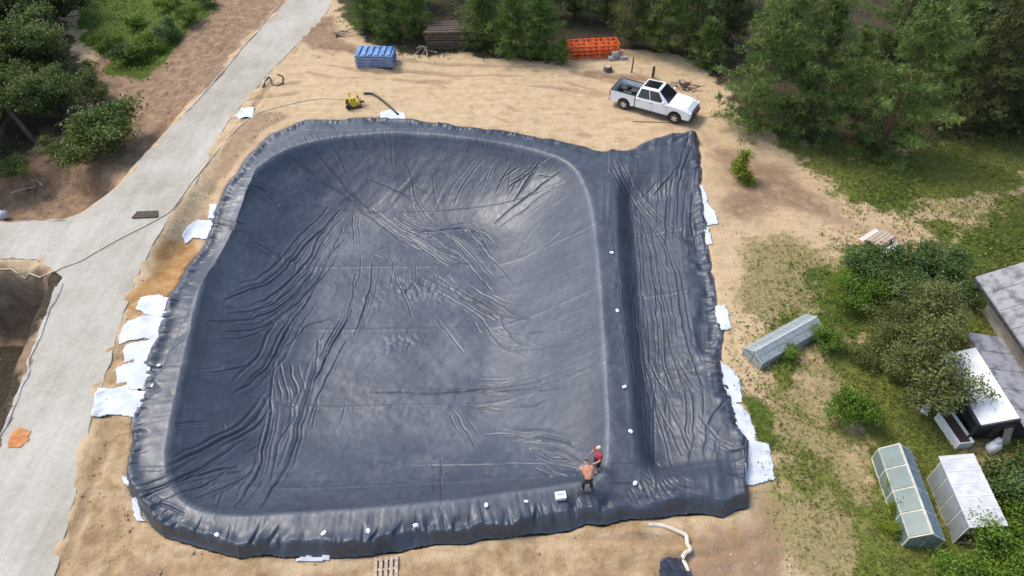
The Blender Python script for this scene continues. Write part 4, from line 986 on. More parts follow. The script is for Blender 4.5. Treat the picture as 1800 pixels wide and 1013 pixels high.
sheet('sand_heap', [(15,790),(18,765),(38,752),(56,758),(54,775),(38,788)], 'small heap of orange sand spilled on the road edge', 701, 'sand heap', 'spilled sand', mat('orange_sand', (.42, .16, .05), (.60, .27, .10), .95, 4., .5, 20.), .14, .0)

# ---- pipes, hoses, boards
def hose(name, pts, r, m, lab, cat='hose', lift=0., wob=0.):
    a = spline(np.array(pts, float), 6, False); q = []
    for i, p in enumerate(a):
        o = on(p[0], p[1]); rd = road_d(o.x, o.y)
        base = o.z if rd < 0 else max(o.z, .036)
        if float(look(_PD, np.array([o.x]), np.array([o.y]))[0]) > 0: base += .14
        q.append((o.x+wob*math.sin(i*1.3), o.y+wob*math.cos(i*1.7), base+r*.9+lift))
    return tag(MB().tube(q, r, 8).build(name, m, smooth=True), lab, cat)
beige = mat('beige_pipe', (.52, .44, .33), (.70, .62, .50), .6, 4.)
tan_hose = mat('tan_hose', (.56, .46, .32), (.70, .60, .45), .7, 3.)
blk = mat('black_hose', (.02, .02, .02), (.05, .048, .045), .55, 6.)
hose('drain_pipe', [(1140,924),(1160,925),(1180,931),(1196,938),(1206,944),(1208,958),(1213,968),(1204,974),(1200,984),(1207,1000),(1213,1022)], .085, beige, 'bent beige plastic pipe on the sand below the liner', 'pipe')
hose('water_hose', [(-30,520),(30,506),(90,480),(140,462),(165,448),(215,420),(262,396),(300,372),(330,332),(372,278),(412,232),(450,202),(500,186),(560,174),(606,176)], .032, tan_hose, 'long thin tan hose crossing the road to the yellow pump')
hose('suction_hose', [(640,166),(655,167),(672,178),(686,190),(700,203)], .085, blk, 'thick black hose from the yellow pump to the liner edge')
hose('cable_coil', [(462,155),(468,142),(474,137),(478,148),(486,152),(496,148),(497,136),(488,132)], .055, blk, 'loose black cable loop lying where the yard meets the road', 'cable')
hose('wooden_pole', [(1112,214),(1145,215),(1178,216)], .05, mat('pale_wood', (.36, .24, .13), (.52, .37, .22), .8, 6.), 'thin wooden pole lying on sand in front of the pickup', 'pole')
def box_at(px, py, rz=0.): 
    p = on(px, py); rd = road_d(p.x, p.y)
    if rd > 0: p.z = .036
    return p
wood_d = mat('weathered_dark_wood', (.055, .038, .026), (.13, .09, .06), .85, 7., .3)
wood_p = mat('pale_weathered_wood', (.34, .25, .18), (.56, .44, .34), .8, 8., .3)
t = empty('road_boards', box_at(258, 380), R(4)); tag(t, 'dark brown boards lying across the pale road', 'boards')
for k in range(3): MB().box((-.72+.05*k, -.28+.2*k, .0), (.72-.06*k, -.11+.2*k, .09)).build('board', wood_d, t, bevel=.01)
t = empty('wooden_pallet', on(680, 1002), R(6)); tag(t, 'small wooden slatted pallet on sand at the bottom edge', 'pallet')
for k in range(5): MB().box((-.46+.19*k, -.45, .10), (-.34+.19*k, .45, .125)).build('slat', wood_p, t)
for k in range(3): MB().box((-.46, -.43+.38*k, .0), (.42, -.34+.38*k, .098)).build('bearer', wood_p, t)

# ---- yellow pump on skid
yel = mat('yellow_enamel', (.55, .38, .02), (.70, .52, .05), .45, 5.)
def pump():
    t = empty('water_pump', on(624, 187), R(12)); t.scale = (.8, .8, .8); tag(t, 'yellow water pump on a skid beyond the far liner edge', 'pump')
    MB().bar((-.62, -.38, .06), (.62, -.38, .06), .09).bar((-.62, .38, .06), (.62, .38, .06), .09).bar((-.5, -.38, .06), (-.5, .38, .06), .07).bar((.5, -.38, .06), (.5, .38, .06), .07).build('skid', black_plastic, t)
    MB().box((-.45, -.30, .10), (.18, .30, .62)).build('engine_housing', yel, t, bevel=.05)
    MB().box((-.38, -.24, .622), (.08, .24, .86)).build('fuel_tank', yel, t, bevel=.07)
    MB().lathe([(.10, -.14), (.30, -.12), (.33, 0), (.30, .12), (.10, .14)], 18, Matrix.Translation((.36, 0, .42)) @ Matrix.Rotation(R(90), 4, 'Y')).build('pump_casing', yel, t, smooth=True)
    MB().tube([(.48, 0, .42), (.68, .02, .40), (.84, .02, .30)], .085, 10).build('suction_port', black_plastic, t, smooth=True)
    MB().tube([(.36, 0, .72), (.36, 0, .92), (.36, -.10, 1.0)], .075, 10).build('discharge_port', black_plastic, t, smooth=True)
    MB().tube([(-.30, .12, .86), (-.30, .12, 1.18), (-.34, .12, 1.28)], .035, 8).build('exhaust', black_plastic, t)
    f = MB()
    for s in (-1, 1): f.tube([(-.62, s*.38, .06), (-.62, s*.38, .98), (.62, s*.38, .98), (.62, s*.38, .06)], .028, 6)
    for x in (-.62, .62): f.bar((x, -.38, .98), (x, .38, .98), .05)
    f.build('guard_frame', yel, t)
    for s in (-1, 1):
        MB().lathe([(.20, -.05), (.24, -.04), (.24, .04), (.20, .05)], 16, Matrix.Translation((-.55, s*.46, .24)) @ Matrix.Rotation(R(90), 4, 'X')).build('wheel', tyre_m, t)
pump()

# ---- stack of blue panels and orange lattice frames by the wood
blue = mat('blue_panel', (.07, .18, .40), (.22, .36, .56), .5, 1.8); blue_g = mat('panel_edge', (.20, .22, .34), (.32, .33, .44), .6, 3.)
t = empty('panel_stack', on(662, 112), R(-2)); tag(t, 'stack of bright blue panels on timbers at the far yard edge', 'panel stack')
rr = random.Random(5)
for x in (-1.2, 0, 1.2): MB().box((x-.06, -.75, -.05), (x+.06, .75, .10)).build('timber', wood_d, t)
for k in range(7):
    dx, dy = rr.uniform(-.05, .05), rr.uniform(-.04, .04); z = .10+k*.135
    p = MB().box((-1.42+dx, -.80+dy, z), (1.42+dx, .80+dy, z+.05)).build('panel', blue, t, bevel=.01)
    MB().box((-1.44+dx, -.82+dy, z+.051), (1.44+dx, -.76+dy, z+.11)).box((-1.44+dx, .76+dy, z+.051), (1.44+dx, .82+dy, z+.11)).build('edge_rail', blue_g if k < 6 else blue, p)
for k in range(6): MB().box((-1.36+.47*k, -.74, 1.048), (-1.10+.47*k, .74, 1.075)).build('top_rib', blue, t)
org = mat('orange_steel', (.62, .075, .012), (.75, .15, .025), .5, 4.)
t = empty('frame_stack', on(1042, 96), R(6)); tag(t, 'stack of orange steel lattice frames in front of the dark pines', 'steel frames')
for k in range(4):
    z = .12+.28*k; f = MB(); dx = rr.uniform(-.08, .08)
    for y in (-.62, 0, .62): f.bar((-1.95+dx, y, z), (1.95+dx, y, z), .09)
    for i in range(9):
        x = -1.95+i*.4875+dx; f.bar((x, -.62, z+.002), (x, .62, z+.002), .07)
    fr = f.build('frame', org, t)
    d = MB()
    for i in range(8):
        x = -1.95+i*.4875+dx; s = 1 if i % 2 else -1; d.bar((x, -.62*s, z+.055), (x+.4875, .62*s, z+.055), .045)
    d.build('lattice', org, fr)
for i in range(5):
    for s in (-1, 1): MB().bar((-1.9+i*.95, s*.66, -.05), (-1.9+i*.95, s*.66, 1.06), .06).build('upright', org, t)
t = empty('timber_stack', on(790, 78), R(3)); tag(t, 'dark brown timber stack between the young pines', 'timber stack')
for k in range(6):
    for j in range(5):
        y = -.95+.42*j+rr.uniform(-.03, .03); MB().box((-1.75+rr.uniform(-.2, .1), y, .05+k*.24), (1.75+rr.uniform(-.1, .2), y+.34, .25+k*.24)).build('beam', wood_d, t, bevel=.015)
# ---- odds and ends round the yard edge
grey_m = mat('grey_concrete_bit', (.30, .29, .28), (.48, .47, .45), .9, 5., .3)
def block(name, px, py, s, m, lab, cat, rz=0.):
    t = empty(name, on(px, py), rz); tag(t, lab, cat); return t
t = block('concrete_blocks', 1082, 104, 1, grey_m, 'grey concrete blocks at the right end of the orange frames', 'blocks', .3)
for (x, y, z) in ((-.35, 0, 0), (.2, .1, 0), (-.05, .05, .32), (.55, -.25, 0)): MB().box((x-.26, y-.18, z-.03), (x+.26, y+.18, z+.28)).build('block', grey_m, t, bevel=.02)
t = block('tree_stump', 1068, 124, 1, wood_p, 'low sawn tree stump on the sand above the pickup bed', 'stump')
MB().lathe([(.42, -.1), (.34, .05), (.30, .34), (.29, .36)], 14).build('bole', bark_grey, t); MB().lathe([(.27, .362), (.26, .37)], 14).build('cut_face', wood_p, t)
for i, (x, y, h_, lab) in enumerate([(1147,136,.9,'short dark post standing left of the pickup cab'),(1110,128,1.3,'thin dark post standing behind the pickup bed')]):
    t = block('wooden_post', x, y, 1, wood_d, lab, 'post'); MB().tube([(0, 0, -.2), (.02, .01, h_*.6), (.0, .03, h_)], [.11-.05*i, .10-.05*i, .09-.05*i], 8).build('post', wood_d, t)
    MB().lathe([(.10-.05*i, h_), (.05, h_+.03)], 8).build('post_top', wood_p, t)
def brush_pile(px, py, n, spread, lab, seed, m=None):
    rg = random.Random(seed); t = empty('brush_pile', on(px, py)); tag(t, lab, 'brush pile', 'piles of dead branches')
    for k in range(n):
        a = rg.uniform(0, PI); L_ = rg.uniform(.5, 1.4)*spread; c = Vector((rg.gauss(0, .35)*spread, rg.gauss(0, .25)*spread, rg.uniform(.05, .35)))
        d = Vector((math.cos(a), math.sin(a), rg.uniform(-.15, .35)))*L_*.5; k_ = Vector((rg.gauss(0, .1), rg.gauss(0, .1), .05))
        MB().tube([c-d, c+k_, c+d], [.05, .035, .012], 5).build('branch', m or (wood_d if k % 2 else wood_p), t)
brush_pile(1200, 152, 26, 1.1, 'heap of dead branches between the pickup bonnet and the big pine', 3)
brush_pile(600, 62, 14, 1.0, 'scattered dead branches left of the blue panel stack', 4)
brush_pile(745, 92, 12, .8, 'small heap of pale branches in front of the timber stack', 5)
brush_pile(140, 205, 10, 2.0, 'grey fallen branches under the trees left of the round bush', 6)
brush_pile(60, 330, 9, 1.2, 'brown roots and branches on the slope above the branch road', 8)
t = empty('dead_tree', on(62, 250)); tag(t, 'bare grey leaning tree trunk among the left trees', 'tree')
MB().tube([(0, 0, -.2), (-.7, .5, 1.1), (-1.8, 1.2, 2.6), (-2.4, 1.8, 3.6)], [.2, .16, .12, .07], 8).build('trunk', bark_grey, t, smooth=True)
MB().tube([(-1.5, 1.0, 2.2), (-1.2, 1.5, 2.9), (-1.3, 1.9, 3.4)], [.09, .06, .03], 6).build('limb', bark_grey, t, smooth=True)
t = empty('barrel', on(2, 384)); tag(t, 'pale blue barrel lying at the left frame edge by the branch road', 'barrel')
MB().lathe([(.26, -.45), (.29, -.3), (.30, 0), (.29, .3), (.26, .45)], 16, Matrix.Translation((0, 0, .28)) @ Matrix.Rotation(R(70), 4, 'Y')).build('drum', mat('pale_blue_plastic', (.42, .50, .55), (.6, .66, .7), .5, 4.), t, smooth=True)

# ---- white tool case by the workers
p = lin(985, 876); t = empty('tool_case', p, R(8)); tag(t, 'small white box on the near rim beside the workers', 'box')
MB().box((-.20, -.14, .0), (.20, .14, .17)).build('case', mat('white_box', (.78, .79, .80), None, .5), t, bevel=.02)
MB().box((-.21, -.15, .172), (.21, .15, .205)).build('lid', mat('white_box', (.78, .79, .80), None, .5), t, bevel=.01)
MB().tube([(.12, 0, .205), (.12, 0, .25), (-.12, 0, .25), (-.12, 0, .205)], .012, 6).build('handle', black_plastic, t)
hose('welder_cable', [(992,876),(1000,884),(1012,872),(1026,868),(1042,872),(1052,882),(1066,880)], .022, blk, 'thin black cable lying round the feet of the near worker', 'cable')

# ================================================================== GARDEN BUILDINGS
def glass(name, c, rough, alpha, trans=.0):
    return mat(name, c, tuple(min(1, q*1.18) for q in c), rough, 2.5, alpha=alpha, spec=.6)
gl_white = glass('milky_polycarbonate', (.36, .41, .40), .25, .62)
gl_blue = glass('blue_green_glazing', (.20, .28, .32), .15, .58)
gl_green = glass('greenish_glazing', (.20, .27, .25), .15, .5)
alu = mat('pale_frame', (.42, .44, .42), (.58, .59, .57), .45, 6., metal=.2)
wood_f = mat('pale_timber_frame', (.45, .42, .34), (.62, .58, .48), .7, 6.)
def greenhouse(name, p, rz, L, Wd, He, Hr, n, roof_m, side_m, frame_m, lab, roof_rows=1, roof_m2=None):
    t = empty(name, p, rz); tag(t, lab, 'greenhouse')
    h = Wd/2; f = MB(); b = .045
    for i in range(n+1):
        x = -L/2+L*i/n
        for s in (-1, 1):
            f.bar((x, s*h, -.05), (x, s*h, He), b); f.bar((x, s*h, He), (x, 0, Hr), b)
    for s in (-1, 1):
        f.bar((-L/2, s*h, .03), (L/2, s*h, .03), .07); f.bar((-L/2, s*h, He), (L/2, s*h, He), .055)
        for x in (-L/2, L/2): f.bar((x, 0, 0.05), (x, 0, Hr), b); f.bar((x, -h, .03), (x, h, .03), .06); f.bar((x, -h, He), (x, h, He), b)
    f.bar((-L/2-.03, 0, Hr+.01), (L/2+.03, 0, Hr+.01), .09, .05)
    f.build('frame', frame_m, t)
    dx = L/n
    def pane(nm, q, m): return MB().quad(*q, .008).build(nm, m, t)
    for i in range(n):
        a, c = -L/2+dx*i+.03, -L/2+dx*(i+1)-.03
        for s in (-1, 1):
            pane('side_pane', ((a, s*(h+.012), .07), (c, s*(h+.012), .07), (c, s*(h+.012), He-.03), (a, s*(h+.012), He-.03)), side_m)
            for r in range(roof_rows):
                u0, u1 = r/roof_rows+.015, (r+1)/roof_rows-.015
                y0, z0 = s*(h+.03)*(1-u0), He+(Hr-He)*u0+.035; y1, z1 = s*(h+.03)*(1-u1), He+(Hr-He)*u1+.035
                pane('roof_pane', ((a, y0, z0), (c, y0, z0), (c, y1, z1), (a, y1, z1)), roof_m if s > 0 or roof_m2 is None else roof_m2)
    for x in (-L/2-.012, L/2+.012):
        for s in (-1, 1):
            pane('end_pane', ((x, s*.04, .07), (x, s*(h-.04), .07), (x, s*(h-.04), He-.03), (x, s*.04, He-.03)), side_m)
            MB().add([(x, s*.03, He+.03), (x, s*(h-.09), He+.03), (x, s*.03, Hr-.05), (x+.008, s*.03, He+.03), (x+.008, s*(h-.09), He+.03), (x+.008, s*.03, Hr-.05)], [(0,1,2),(5,4,3),(0,3,4,1),(1,4,5,2),(2,5,3,0)]).build('gable_pane', side_m, t)
    return t
def axis_of(a, b):
    A, B = on(*a), on(*b); return (A+B)/2, math.atan2(B.y-A.y, B.x-A.x), (B-A).length
c, r, L_ = axis_of((1312,640), (1432,575))
greenhouse('low_greenhouse', c, r, 4.1, 1.1, .48, .82, 7, gl_white, gl_white, alu, 'low milky white greenhouse lying diagonally near the liner', 2)
c, r, L_ = axis_of((1561,816), (1613,955))
g = greenhouse('glass_greenhouse', c, r, 3.75, 1.25, .75, 1.2, 4, gl_blue, gl_green, wood_f, 'blue green glass greenhouse with a pale ridge', 1, gl_green)
c2, r2, _ = axis_of((1650,845), (1698,954))
# white roofed lean-to greenhouse
t = empty('roofed_greenhouse', c2, r2); tag(t, 'greenhouse with an opaque white roof, right of the blue green one', 'greenhouse')
L_, h = 2.65, .46
f = MB()
for x in np.linspace(-L_/2, L_/2, 5):
    for s in (-1, 1): f.bar((x, s*h, -.05), (x, s*h, 1.45 if s < 0 else 1.72), .05)
for s in (-1, 1): f.bar((-L_/2, s*h, .04), (L_/2, s*h, .04), .06); f.bar((-L_/2, s*h, 1.43 if s < 0 else 1.70), (L_/2, s*h, 1.43 if s < 0 else 1.70), .06)
for x in (-L_/2, L_/2): f.bar((x, -h, .04), (x, h, .04), .05); f.bar((x, -h, .80), (x, h, .80), .04)
f.build('frame', wood_f, t)
MB().quad((-L_/2-.14, -h-.14, 1.46), (L_/2+.14, -h-.14, 1.46), (L_/2+.14, h+.14, 1.77), (-L_/2-.14, h+.14, 1.77), .045).build('roof_sheet', mat('white_roof_sheet', (.40, .40, .41), (.54, .54, .54), .6, 3.), t)
for k in range(6):
    x = -L_/2+L_*k/5; MB().quad((x-.02, -h-.14, 1.508), (x+.02, -h-.14, 1.508), (x+.02, h+.14, 1.818), (x-.02, h+.14, 1.818), .012).build('roof_batten', mat('grey_batten', (.55, .55, .56), None, .6), t)
gl_grey = glass('grey_film', (.26, .28, .28), .4, .88)
for k in range(4):
    a, b_ = -L_/2+L_*k/4+.03, -L_/2+L_*(k+1)/4-.03
    MB().quad((a, -h-.03, .08), (b_, -h-.03, .08), (b_, -h-.03, 1.40), (a, -h-.03, 1.40), .01).build('side_pane', gl_grey, t)
    MB().quad((a, h+.02, .08), (b_, h+.02, .08), (b_, h+.02, 1.66), (a, h+.02, 1.66), .01).build('side_pane', gl_grey, t)
for x in (-L_/2-.03, L_/2+.02):
    for k in range(3): MB().quad((x, -h+.04+.29*k, .84), (x, -h+.30+.29*k, .84), (x, -h+.30+.29*k, 1.40), (x, -h+.04+.29*k, 1.40), .01).build('end_pane', gl_blue, t)

# ---- grey house with a mossy sheet roof
roof_g = mat('mossy_grey_sheet', (.10, .095, .10), (.30, .295, .30), .9, 2.2, .4, 9., lo=.30, hi=.55)
wall_m = mat('stained_render', (.42, .37, .30), (.60, .55, .46), .9, 2.0, .3)
white_roof = mat('white_sheet_roof', (.66, .67, .64), (.78, .79, .76), .7, 2.)
dark_m = mat('dark_gutter', (.02, .02, .025), (.05, .05, .055), .6, 4.)
ex0, ey0 = W(1713, 490, 2.0); ex0, ey0 = float(ex0), float(ey0); gz0 = Z(ex0, ey0)
t = empty('grey_house', (ex0, ey0, gz0)); tag(t, 'grey house with a mossy sheet roof at the right frame edge', 'house')
# local: x to the right from the eave, y along the house; the eave runs from y=0 down to y=-9
zE, zR, xr_ = 2.0, 4.5, 4.6
MB().box((1.05, -8.6, -.2), (8.15, -.45, zE+.3)).build('wall', wall_m, t)
MB().add([(1.1, -.46, zE+.3), (8.1, -.46, zE+.3), (4.6, -.46, zR-.2), (1.1, -.64, zE+.3), (8.1, -.64, zE+.3), (4.6, -.64, zR-.2)], [(0,1,2),(5,4,3),(0,3,4,1),(1,4,5,2),(2,5,3,0)]).build('gable', wall_m, t)
rf = MB().quad((0, -9, zE), (xr_, -9, zR), (xr_, 0, zR), (0, 0, zE), -.08).build('roof', roof_g, t)
MB().quad((xr_, -9, zR), (2*xr_, -9, zE), (2*xr_, 0, zE), (xr_, 0, zR), -.08).build('roof', roof_g, t)
for k in range(8):
    for j in range(3):
        u0, u1 = j/3+.004, (j+1)/3+.012; y0 = -1.125*k
        a = Vector((xr_*u0, 0, zE+(zR-zE)*u0+.012+.014*(2-j))); b_ = Vector((xr_*u1, 0, zE+(zR-zE)*u1+.012+.014*(2-j)-.012))
        MB().quad((a.x, y0-1.11, a.z), (b_.x, y0-1.11, b_.z), (b_.x, y0-.01, b_.z), (a.x, y0-.01, a.z), .02).build('roof_sheet', roof_g, rf)
MB().bar((-.05, -9, zE-.06), (-.05, 0, zE-.06), .10, .08).build('gutter', dark_m, t)
for y in (-1.6, -3.2, -5.0):
    w_ = MB().box((1.0, y-.32, 1.1), (1.045, y+.32, 1.75)).build('window', dark_glass, t)
    MB().box((.96, y-.36, 1.02), (1.04, y+.36, 1.09)).build('sill', wood_p, w_)
    MB().box((.985, y-.03, 1.1), (.998, y+.03, 1.75)).build('mullion', wood_p, w_)
# ---- shed with a white roof half and a grey roof half
sx, sy = W(1694, 692, 1.35); sx, sy = float(sx), float(sy); rx, ry = W(1712, 612, 1.8); rx, ry = float(rx), float(ry)
t = empty('white_roof_shed', (sx, ry, Z(sx, ry))); tag(t, 'shed with a white roof half and a grey roof half below the house', 'shed')
wr, y1 = max(1.3, rx-sx), -(ry-15.75)
t.location.z -= .78
MB().box((.22, y1+.25, -.2), (wr+1.3, -.2, 2.02)).build('wall', dark_m, t)
MB().quad((0, y1, 2.1), (wr, y1, 2.62), (wr, 0, 2.62), (0, 0, 2.1), -.06).build('roof', white_roof, t)
gr = MB().quad((wr+.01, y1-.6, 2.60), (wr+1.75, y1-.6, 2.25), (wr+1.75, .9, 2.25), (wr+.01, .9, 2.60), -.06).build('roof', roof_g, t)
for k in range(5):
    y0 = .9-k*(.9-y1+.6)/5; st = (.9-y1+.6)/5
    MB().quad((wr+.02, y0-st+.02, 2.615), (wr+1.74, y0-st+.02, 2.265), (wr+1.74, y0-.01, 2.265), (wr+.02, y0-.01, 2.615), .02).build('roof_sheet', roof_g, gr)
MB().bar((-.06, y1, 2.04), (-.06, 0, 2.04), .14, .10).build('gutter', dark_m, t)
MB().bar((-.02, y1-.05, 2.06), (wr+.02, y1-.05, 2.58), .07, .16).build('barge_board', dark_m, t)
MB().bar((-.06, y1+.05, 2.0), (-.02, y1+.05, 0.), .08).build('downpipe', dark_m, t)
MB().box((.9, y1+.20, .0), (1.7, y1+.245, 1.85)).build('door', wood_d, t)
# ---- planter tub, bench and bits beside the shed
A, B, _ = axis_of((1655,738), (1690,786))
t = empty('planter_tub', A, B); tag(t, 'white rectangular planter tub filled with brown soil by the shed', 'planter')
m_ = MB().box((-.80, -.34, .0), (.80, -.27, .48)).box((-.80, .27, .0), (.80, .34, .48)).box((-.80, -.269, .0), (-.73, .269, .48)).box((.73, -.269, .0), (.80, .269, .48)); m_.build('tub', mat('white_tub', (.72, .72, .70), (.82, .82, .80), .5, 5.), t, bevel=.02)
MB().box((-.729, -.268, .05), (.729, .268, .36)).build('soil', mat('tub_soil', (.06, .032, .02), (.12, .07, .045), .95, 9., .6), t)
t = empty('folded_sack', on(1742, 790), R(20)); tag(t, 'crumpled pale sack leaning under the shed eave', 'sack')
o = bpy.data.objects.new('bag', sk[1]); COL.objects.link(o); o.parent = t; o.scale = (2.4, 2.2, 3.6); o.location = (0, 0, .2)
o = bpy.data.objects.new('bag_neck', sk[2]); COL.objects.link(o); o.parent = t; o.scale = (1.2, 1.2, 2.0); o.location = (.1, .05, .5)
t = empty('leaning_board', on(1765, 782), R(15)); tag(t, 'pinkish board leaning against the shed front', 'board')
MB().quad((-.22, 0, 0), (.22, 0, 0), (.22, .30, .85), (-.22, .30, .85), .03).build('board', wood_p, t)
t = empty('white_bucket', on(1623, 725)); tag(t, 'small white bucket on the grass left of the planter tub', 'bucket')
MB().lathe([(.13, 0), (.17, .30), (.18, .31), (.165, .31), (.125, .03)], 14).build('pail', wt_m, t); MB().tube([(-.17, 0, .3), (0, 0, .46), (.17, 0, .3)], .01, 5).build('handle', chrome, t)
A, B, _ = axis_of((1524,446), (1558,424))
t = empty('garden_bench', A, B); tag(t, 'pinkish wooden table bench at the end of the bare path', 'bench')
for k in range(4): MB().box((-.75, -.36+.19*k, .66), (.75, -.20+.19*k, .70)).build('slat', wood_p, t)
for s in (-1, 1):
    MB().box((-.75, s*.66-.13, .40), (.75, s*.66+.13, .44)).build('seat', mat('pale_seat', (.58, .50, .44), (.74, .68, .62), .7, 5.), t)
    MB().bar((s*.55, -.66, .38), (s*.55, .66, .38), .07).build('cross_rail', wood_d, t)
    for q in (-1, 1): MB().bar((s*.55, q*.52, -.03), (s*.55, q*.22, .655), .07).build('leg', wood_d, t)

# ================================================================== THE TWO WORKERS
skin_m = mat('skin', (.42, .22, .14), (.50, .28, .19), .6, 20.)
def skin_obj(name, verts, edges, radii, m, parent, sub=2, root=0):
    me = bpy.data.meshes.new(name); me.from_pydata(verts, edges, []); o = link(name, me, m, parent)
    md = o.modifiers.new('skin', 'SKIN'); md.use_smooth_shade = True
    for i, r_ in enumerate(radii):
        d = me.skin_vertices[0].data[i]; d.radius = (r_, r_) if np.isscalar(r_) else r_; d.use_root = (i == root)
    s_ = o.modifiers.new('smooth', 'SUBSURF'); s_.levels = sub; s_.render_levels = sub
    return o
def worker(p, rz, J, shirt, trousers, shoes, hat, lab, long_trousers, scale=1.0):
    t = empty('person', p, rz); t.scale = (scale,)*3; tag(t, lab, 'person')
    V = []; E = []; Rr = []; ix = {}
    def add(k, co, r, par=None):
        ix[k] = len(V); V.append(tuple(co)); Rr.append(r)
        if par: E.append((ix[par], ix[k]))
    add('pelvis', J['pelvis'], .135); add('waist', J['waist'], .125, 'pelvis'); add('chest', J['chest'], .15, 'waist'); add('neck', J['neck'], .058, 'chest')
    add('jaw', J['jaw'], .075, 'neck'); add('skull', J['skull'], .098, 'jaw'); add('crown', J['crown'], .07, 'skull')
    fv = Vector(J['face']); sk_ = Vector(J['skull']); sd = fv.cross(Vector((0, 0, 1))).normalized()
    add('nose', Vector(J['jaw'])*.45+sk_*.55+fv*.105, .016, 'skull')
    for s, nm in ((1, 'l'), (-1, 'r')):
        add('ear'+nm, sk_-sd*s*.098-Vector((0, 0, .02)), .018, 'skull')
        add('sh'+nm, J['sh'+nm], .068, 'chest'); add('el'+nm, J['el'+nm], .045, 'sh'+nm); add('wr'+nm, J['wr'+nm], .030, 'el'+nm)
        w_ = Vector(J['wr'+nm]); d = (w_-Vector(J['el'+nm])).normalized(); a = d.cross(Vector((.2, 1, .1))).normalized(); b = d.cross(a)
        add('pa'+nm, w_+d*.06, .034, 'wr'+nm)
        for k in range(4):
            o_ = a*(k-1.5)*.021; L_ = (.065, .078, .074, .058)[k]
            add('f%d%s' % (k, nm), w_+d*.10+o_, .0095, 'pa'+nm); add('g%d%s' % (k, nm), w_+d*(.10+L_*.55)+o_+b*.012, .009, 'f%d%s' % (k, nm)); add('h%d%s' % (k, nm), w_+d*(.10+L_*.85)+o_+b*.035, .008, 'g%d%s' % (k, nm))
        add('t0'+nm, w_+d*.05-a*.045+b*.012, .011, 'pa'+nm); add('t1'+nm, w_+d*.085-a*.060+b*.03, .009, 't0'+nm)
        add('hi'+nm, J['hi'+nm], .09, 'pelvis'); add('kn'+nm, J['kn'+nm], .058, 'hi'+nm); add('ca'+nm, Vector(J['kn'+nm])*.62+Vector(J['an'+nm])*.38, .056, 'kn'+nm); add('an'+nm, J['an'+nm], .038, 'ca'+nm)
        add('to'+nm, J['to'+nm], .036, 'an'+nm)
    skin_obj('body', V, E, Rr, skin_m, t)
    def sub(keys, edges, rad, name, m):
        vv = [ix_ if not isinstance(ix_, str) else J[ix_] for ix_ in keys]
        return skin_obj(name, [tuple(q) for q in vv], edges, rad, m, t)
    el = lambda n, k: Vector(J['sh'+n])*(1-k)+Vector(J['el'+n])*k
    sub(['pelvis', 'waist', 'chest', 'shl', el('l', .62), 'shr', el('r', .62), Vector(J['chest'])*.45+Vector(J['neck'])*.55], [(0, 1), (1, 2), (2, 3), (3, 4), (2, 5), (5, 6), (2, 7)], [.155, .15, .172, .092, .072, .092, .072, .08], 'shirt', shirt)
    k_ = .93 if long_trousers else .0
    kn = lambda n: Vector(J['kn'+n])*.9+Vector(J['an'+n])*.1
    lw = lambda n: Vector(J['kn'+n])*.12+Vector(J['an'+n])*.88
    if long_trousers: sub(['waist', 'pelvis', 'hil', 'knl', lw('l'), 'hir', 'knr', lw('r')], [(0, 1), (1, 2), (2, 3), (3, 4), (1, 5), (5, 6), (6, 7)], [.14, .158, .112, .082, .066, .112, .082, .066], 'trousers', trousers)
    else: sub(['waist', 'pelvis', 'hil', kn('l'), 'hir', kn('r')], [(0, 1), (1, 2), (2, 3), (1, 4), (4, 5)], [.14, .158, .115, .09, .115, .09], 'shorts', trousers)
    for n in 'lr':
        an, to = Vector(J['an'+n]), Vector(J['to'+n]); dd = (to-an); dd.z = 0; dd.normalize()
        skin_obj('shoe', [tuple(an-dd*.05+Vector((0, 0, -.045))), tuple(an+dd*.05+Vector((0, 0, -.035))), tuple(to+dd*.03)], [(0, 1), (1, 2)], [.05, .052, .04], shoes, t, 1)
    up = (Vector(J['crown'])-Vector(J['jaw'])).normalized()
    skin_obj('cap' if hat[1] else 'hair', [tuple(sk_+up*.03-fv*.02), tuple(sk_+up*.075), tuple(sk_+up*.045+fv*(.13 if hat[1] else .06))], [(0, 1), (1, 2)], [.104, .082, .045 if hat[1] else .06], hat[0], t)
    for s in (-1, 1):
        MB().lathe([(.004, -.004), (.011, 0), (.004, .004)], 8, Matrix.Translation(sk_*.8+Vector(J['jaw'])*.2+fv*.093+sd*s*.034)).build('eye', black_plastic, t)
    return t
red = mat('red_shirt', (.42, .020, .05), (.58, .05, .09), .8, 9.); orange = mat('orange_shirt', (.50, .19, .10), (.62, .28, .17), .8, 9.)
navy = mat('dark_trousers', (.012, .012, .016), (.03, .03, .036), .85, 9.); shoe_m = mat('dark_shoe', (.03, .026, .022), (.06, .05, .045), .7, 9.)
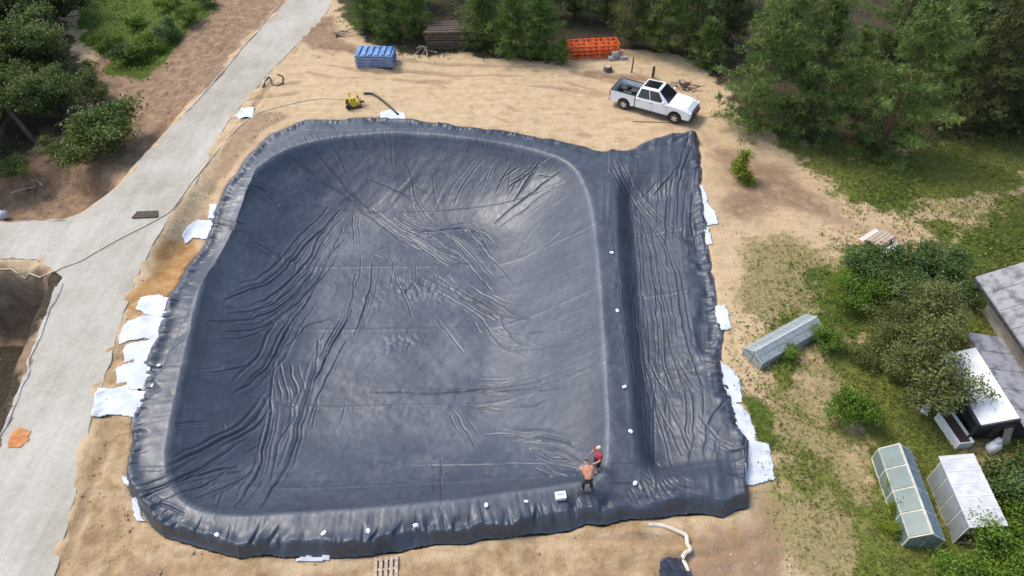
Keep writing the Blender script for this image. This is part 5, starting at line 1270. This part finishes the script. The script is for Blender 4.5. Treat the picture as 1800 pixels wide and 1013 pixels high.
st = dict(pelvis=(0, 0, .96), waist=(.01, 0, 1.10), chest=(.03, 0, 1.33), neck=(.04, 0, 1.50), jaw=(.07, 0, 1.57), skull=(.06, 0, 1.66), crown=(.05, 0, 1.72), face=(1, 0, -.15),
   shl=(.03, .19, 1.42), ell=(.10, .27, 1.16), wrl=(.30, .20, 1.02), shr=(.03, -.19, 1.42), elr=(.02, -.28, 1.15), wrr=(.18, -.30, .93),
   hil=(0, .10, .90), knl=(.10, .11, .50), anl=(.02, .12, .08), tol=(.16, .14, .04), hir=(0, -.10, .90), knr=(.02, -.12, .49), anr=(-.14, -.13, .09), tor=(.0, -.15, .04))
bd = dict(pelvis=(-.10, 0, .90), waist=(.02, 0, 1.00), chest=(.22, 0, 1.15), neck=(.36, 0, 1.25), jaw=(.43, 0, 1.26), skull=(.47, 0, 1.33), crown=(.50, 0, 1.39), face=(.72, 0, -.69),
   shl=(.26, .19, 1.20), ell=(.40, .24, .95), wrl=(.55, .14, .76), shr=(.26, -.19, 1.20), elr=(.36, -.25, .94), wrr=(.52, -.16, .74),
   hil=(-.10, .10, .85), knl=(.05, .15, .48), anl=(-.05, .18, .08), tol=(.10, .21, .04), hir=(-.10, -.10, .85), knr=(.05, -.15, .48), anr=(-.05, -.18, .08), tor=(.10, -.21, .04))
worker(lin(1048, 828, .0), R(205), st, red, navy, shoe_m, (mat('grey_cap', (.45, .42, .36), (.6, .58, .52), .8, 9.), True), 'worker in a red shirt and dark shorts standing at the basin corner', False, 1.0)
worker(lin(1031, 862, .0), R(100), bd, orange, navy, shoe_m, (mat('brown_hair', (.05, .03, .02), (.1, .06, .04), .8, 20.), False), 'worker in an orange shirt and black trousers stooping on the near rim', True, .97)

for i, (px, py, k) in enumerate([(1572,838,.55),(1585,872,.6),(1600,915,.55),(1606,940,.5),(1668,880,.55),(1684,925,.55)]):
    plant('greenhouse_plant', 'sprout:1', px, py, k, 'bright', ('leafy plant at the far end inside the blue green greenhouse','leafy plant second from the far end inside the blue green greenhouse','leafy plant third from the far end inside the blue green greenhouse','leafy plant at the near end inside the blue green greenhouse','leafy plant at the far end under the white greenhouse roof','leafy plant at the near end under the white greenhouse roof')[i], 'shrub', 'plants inside the greenhouses')
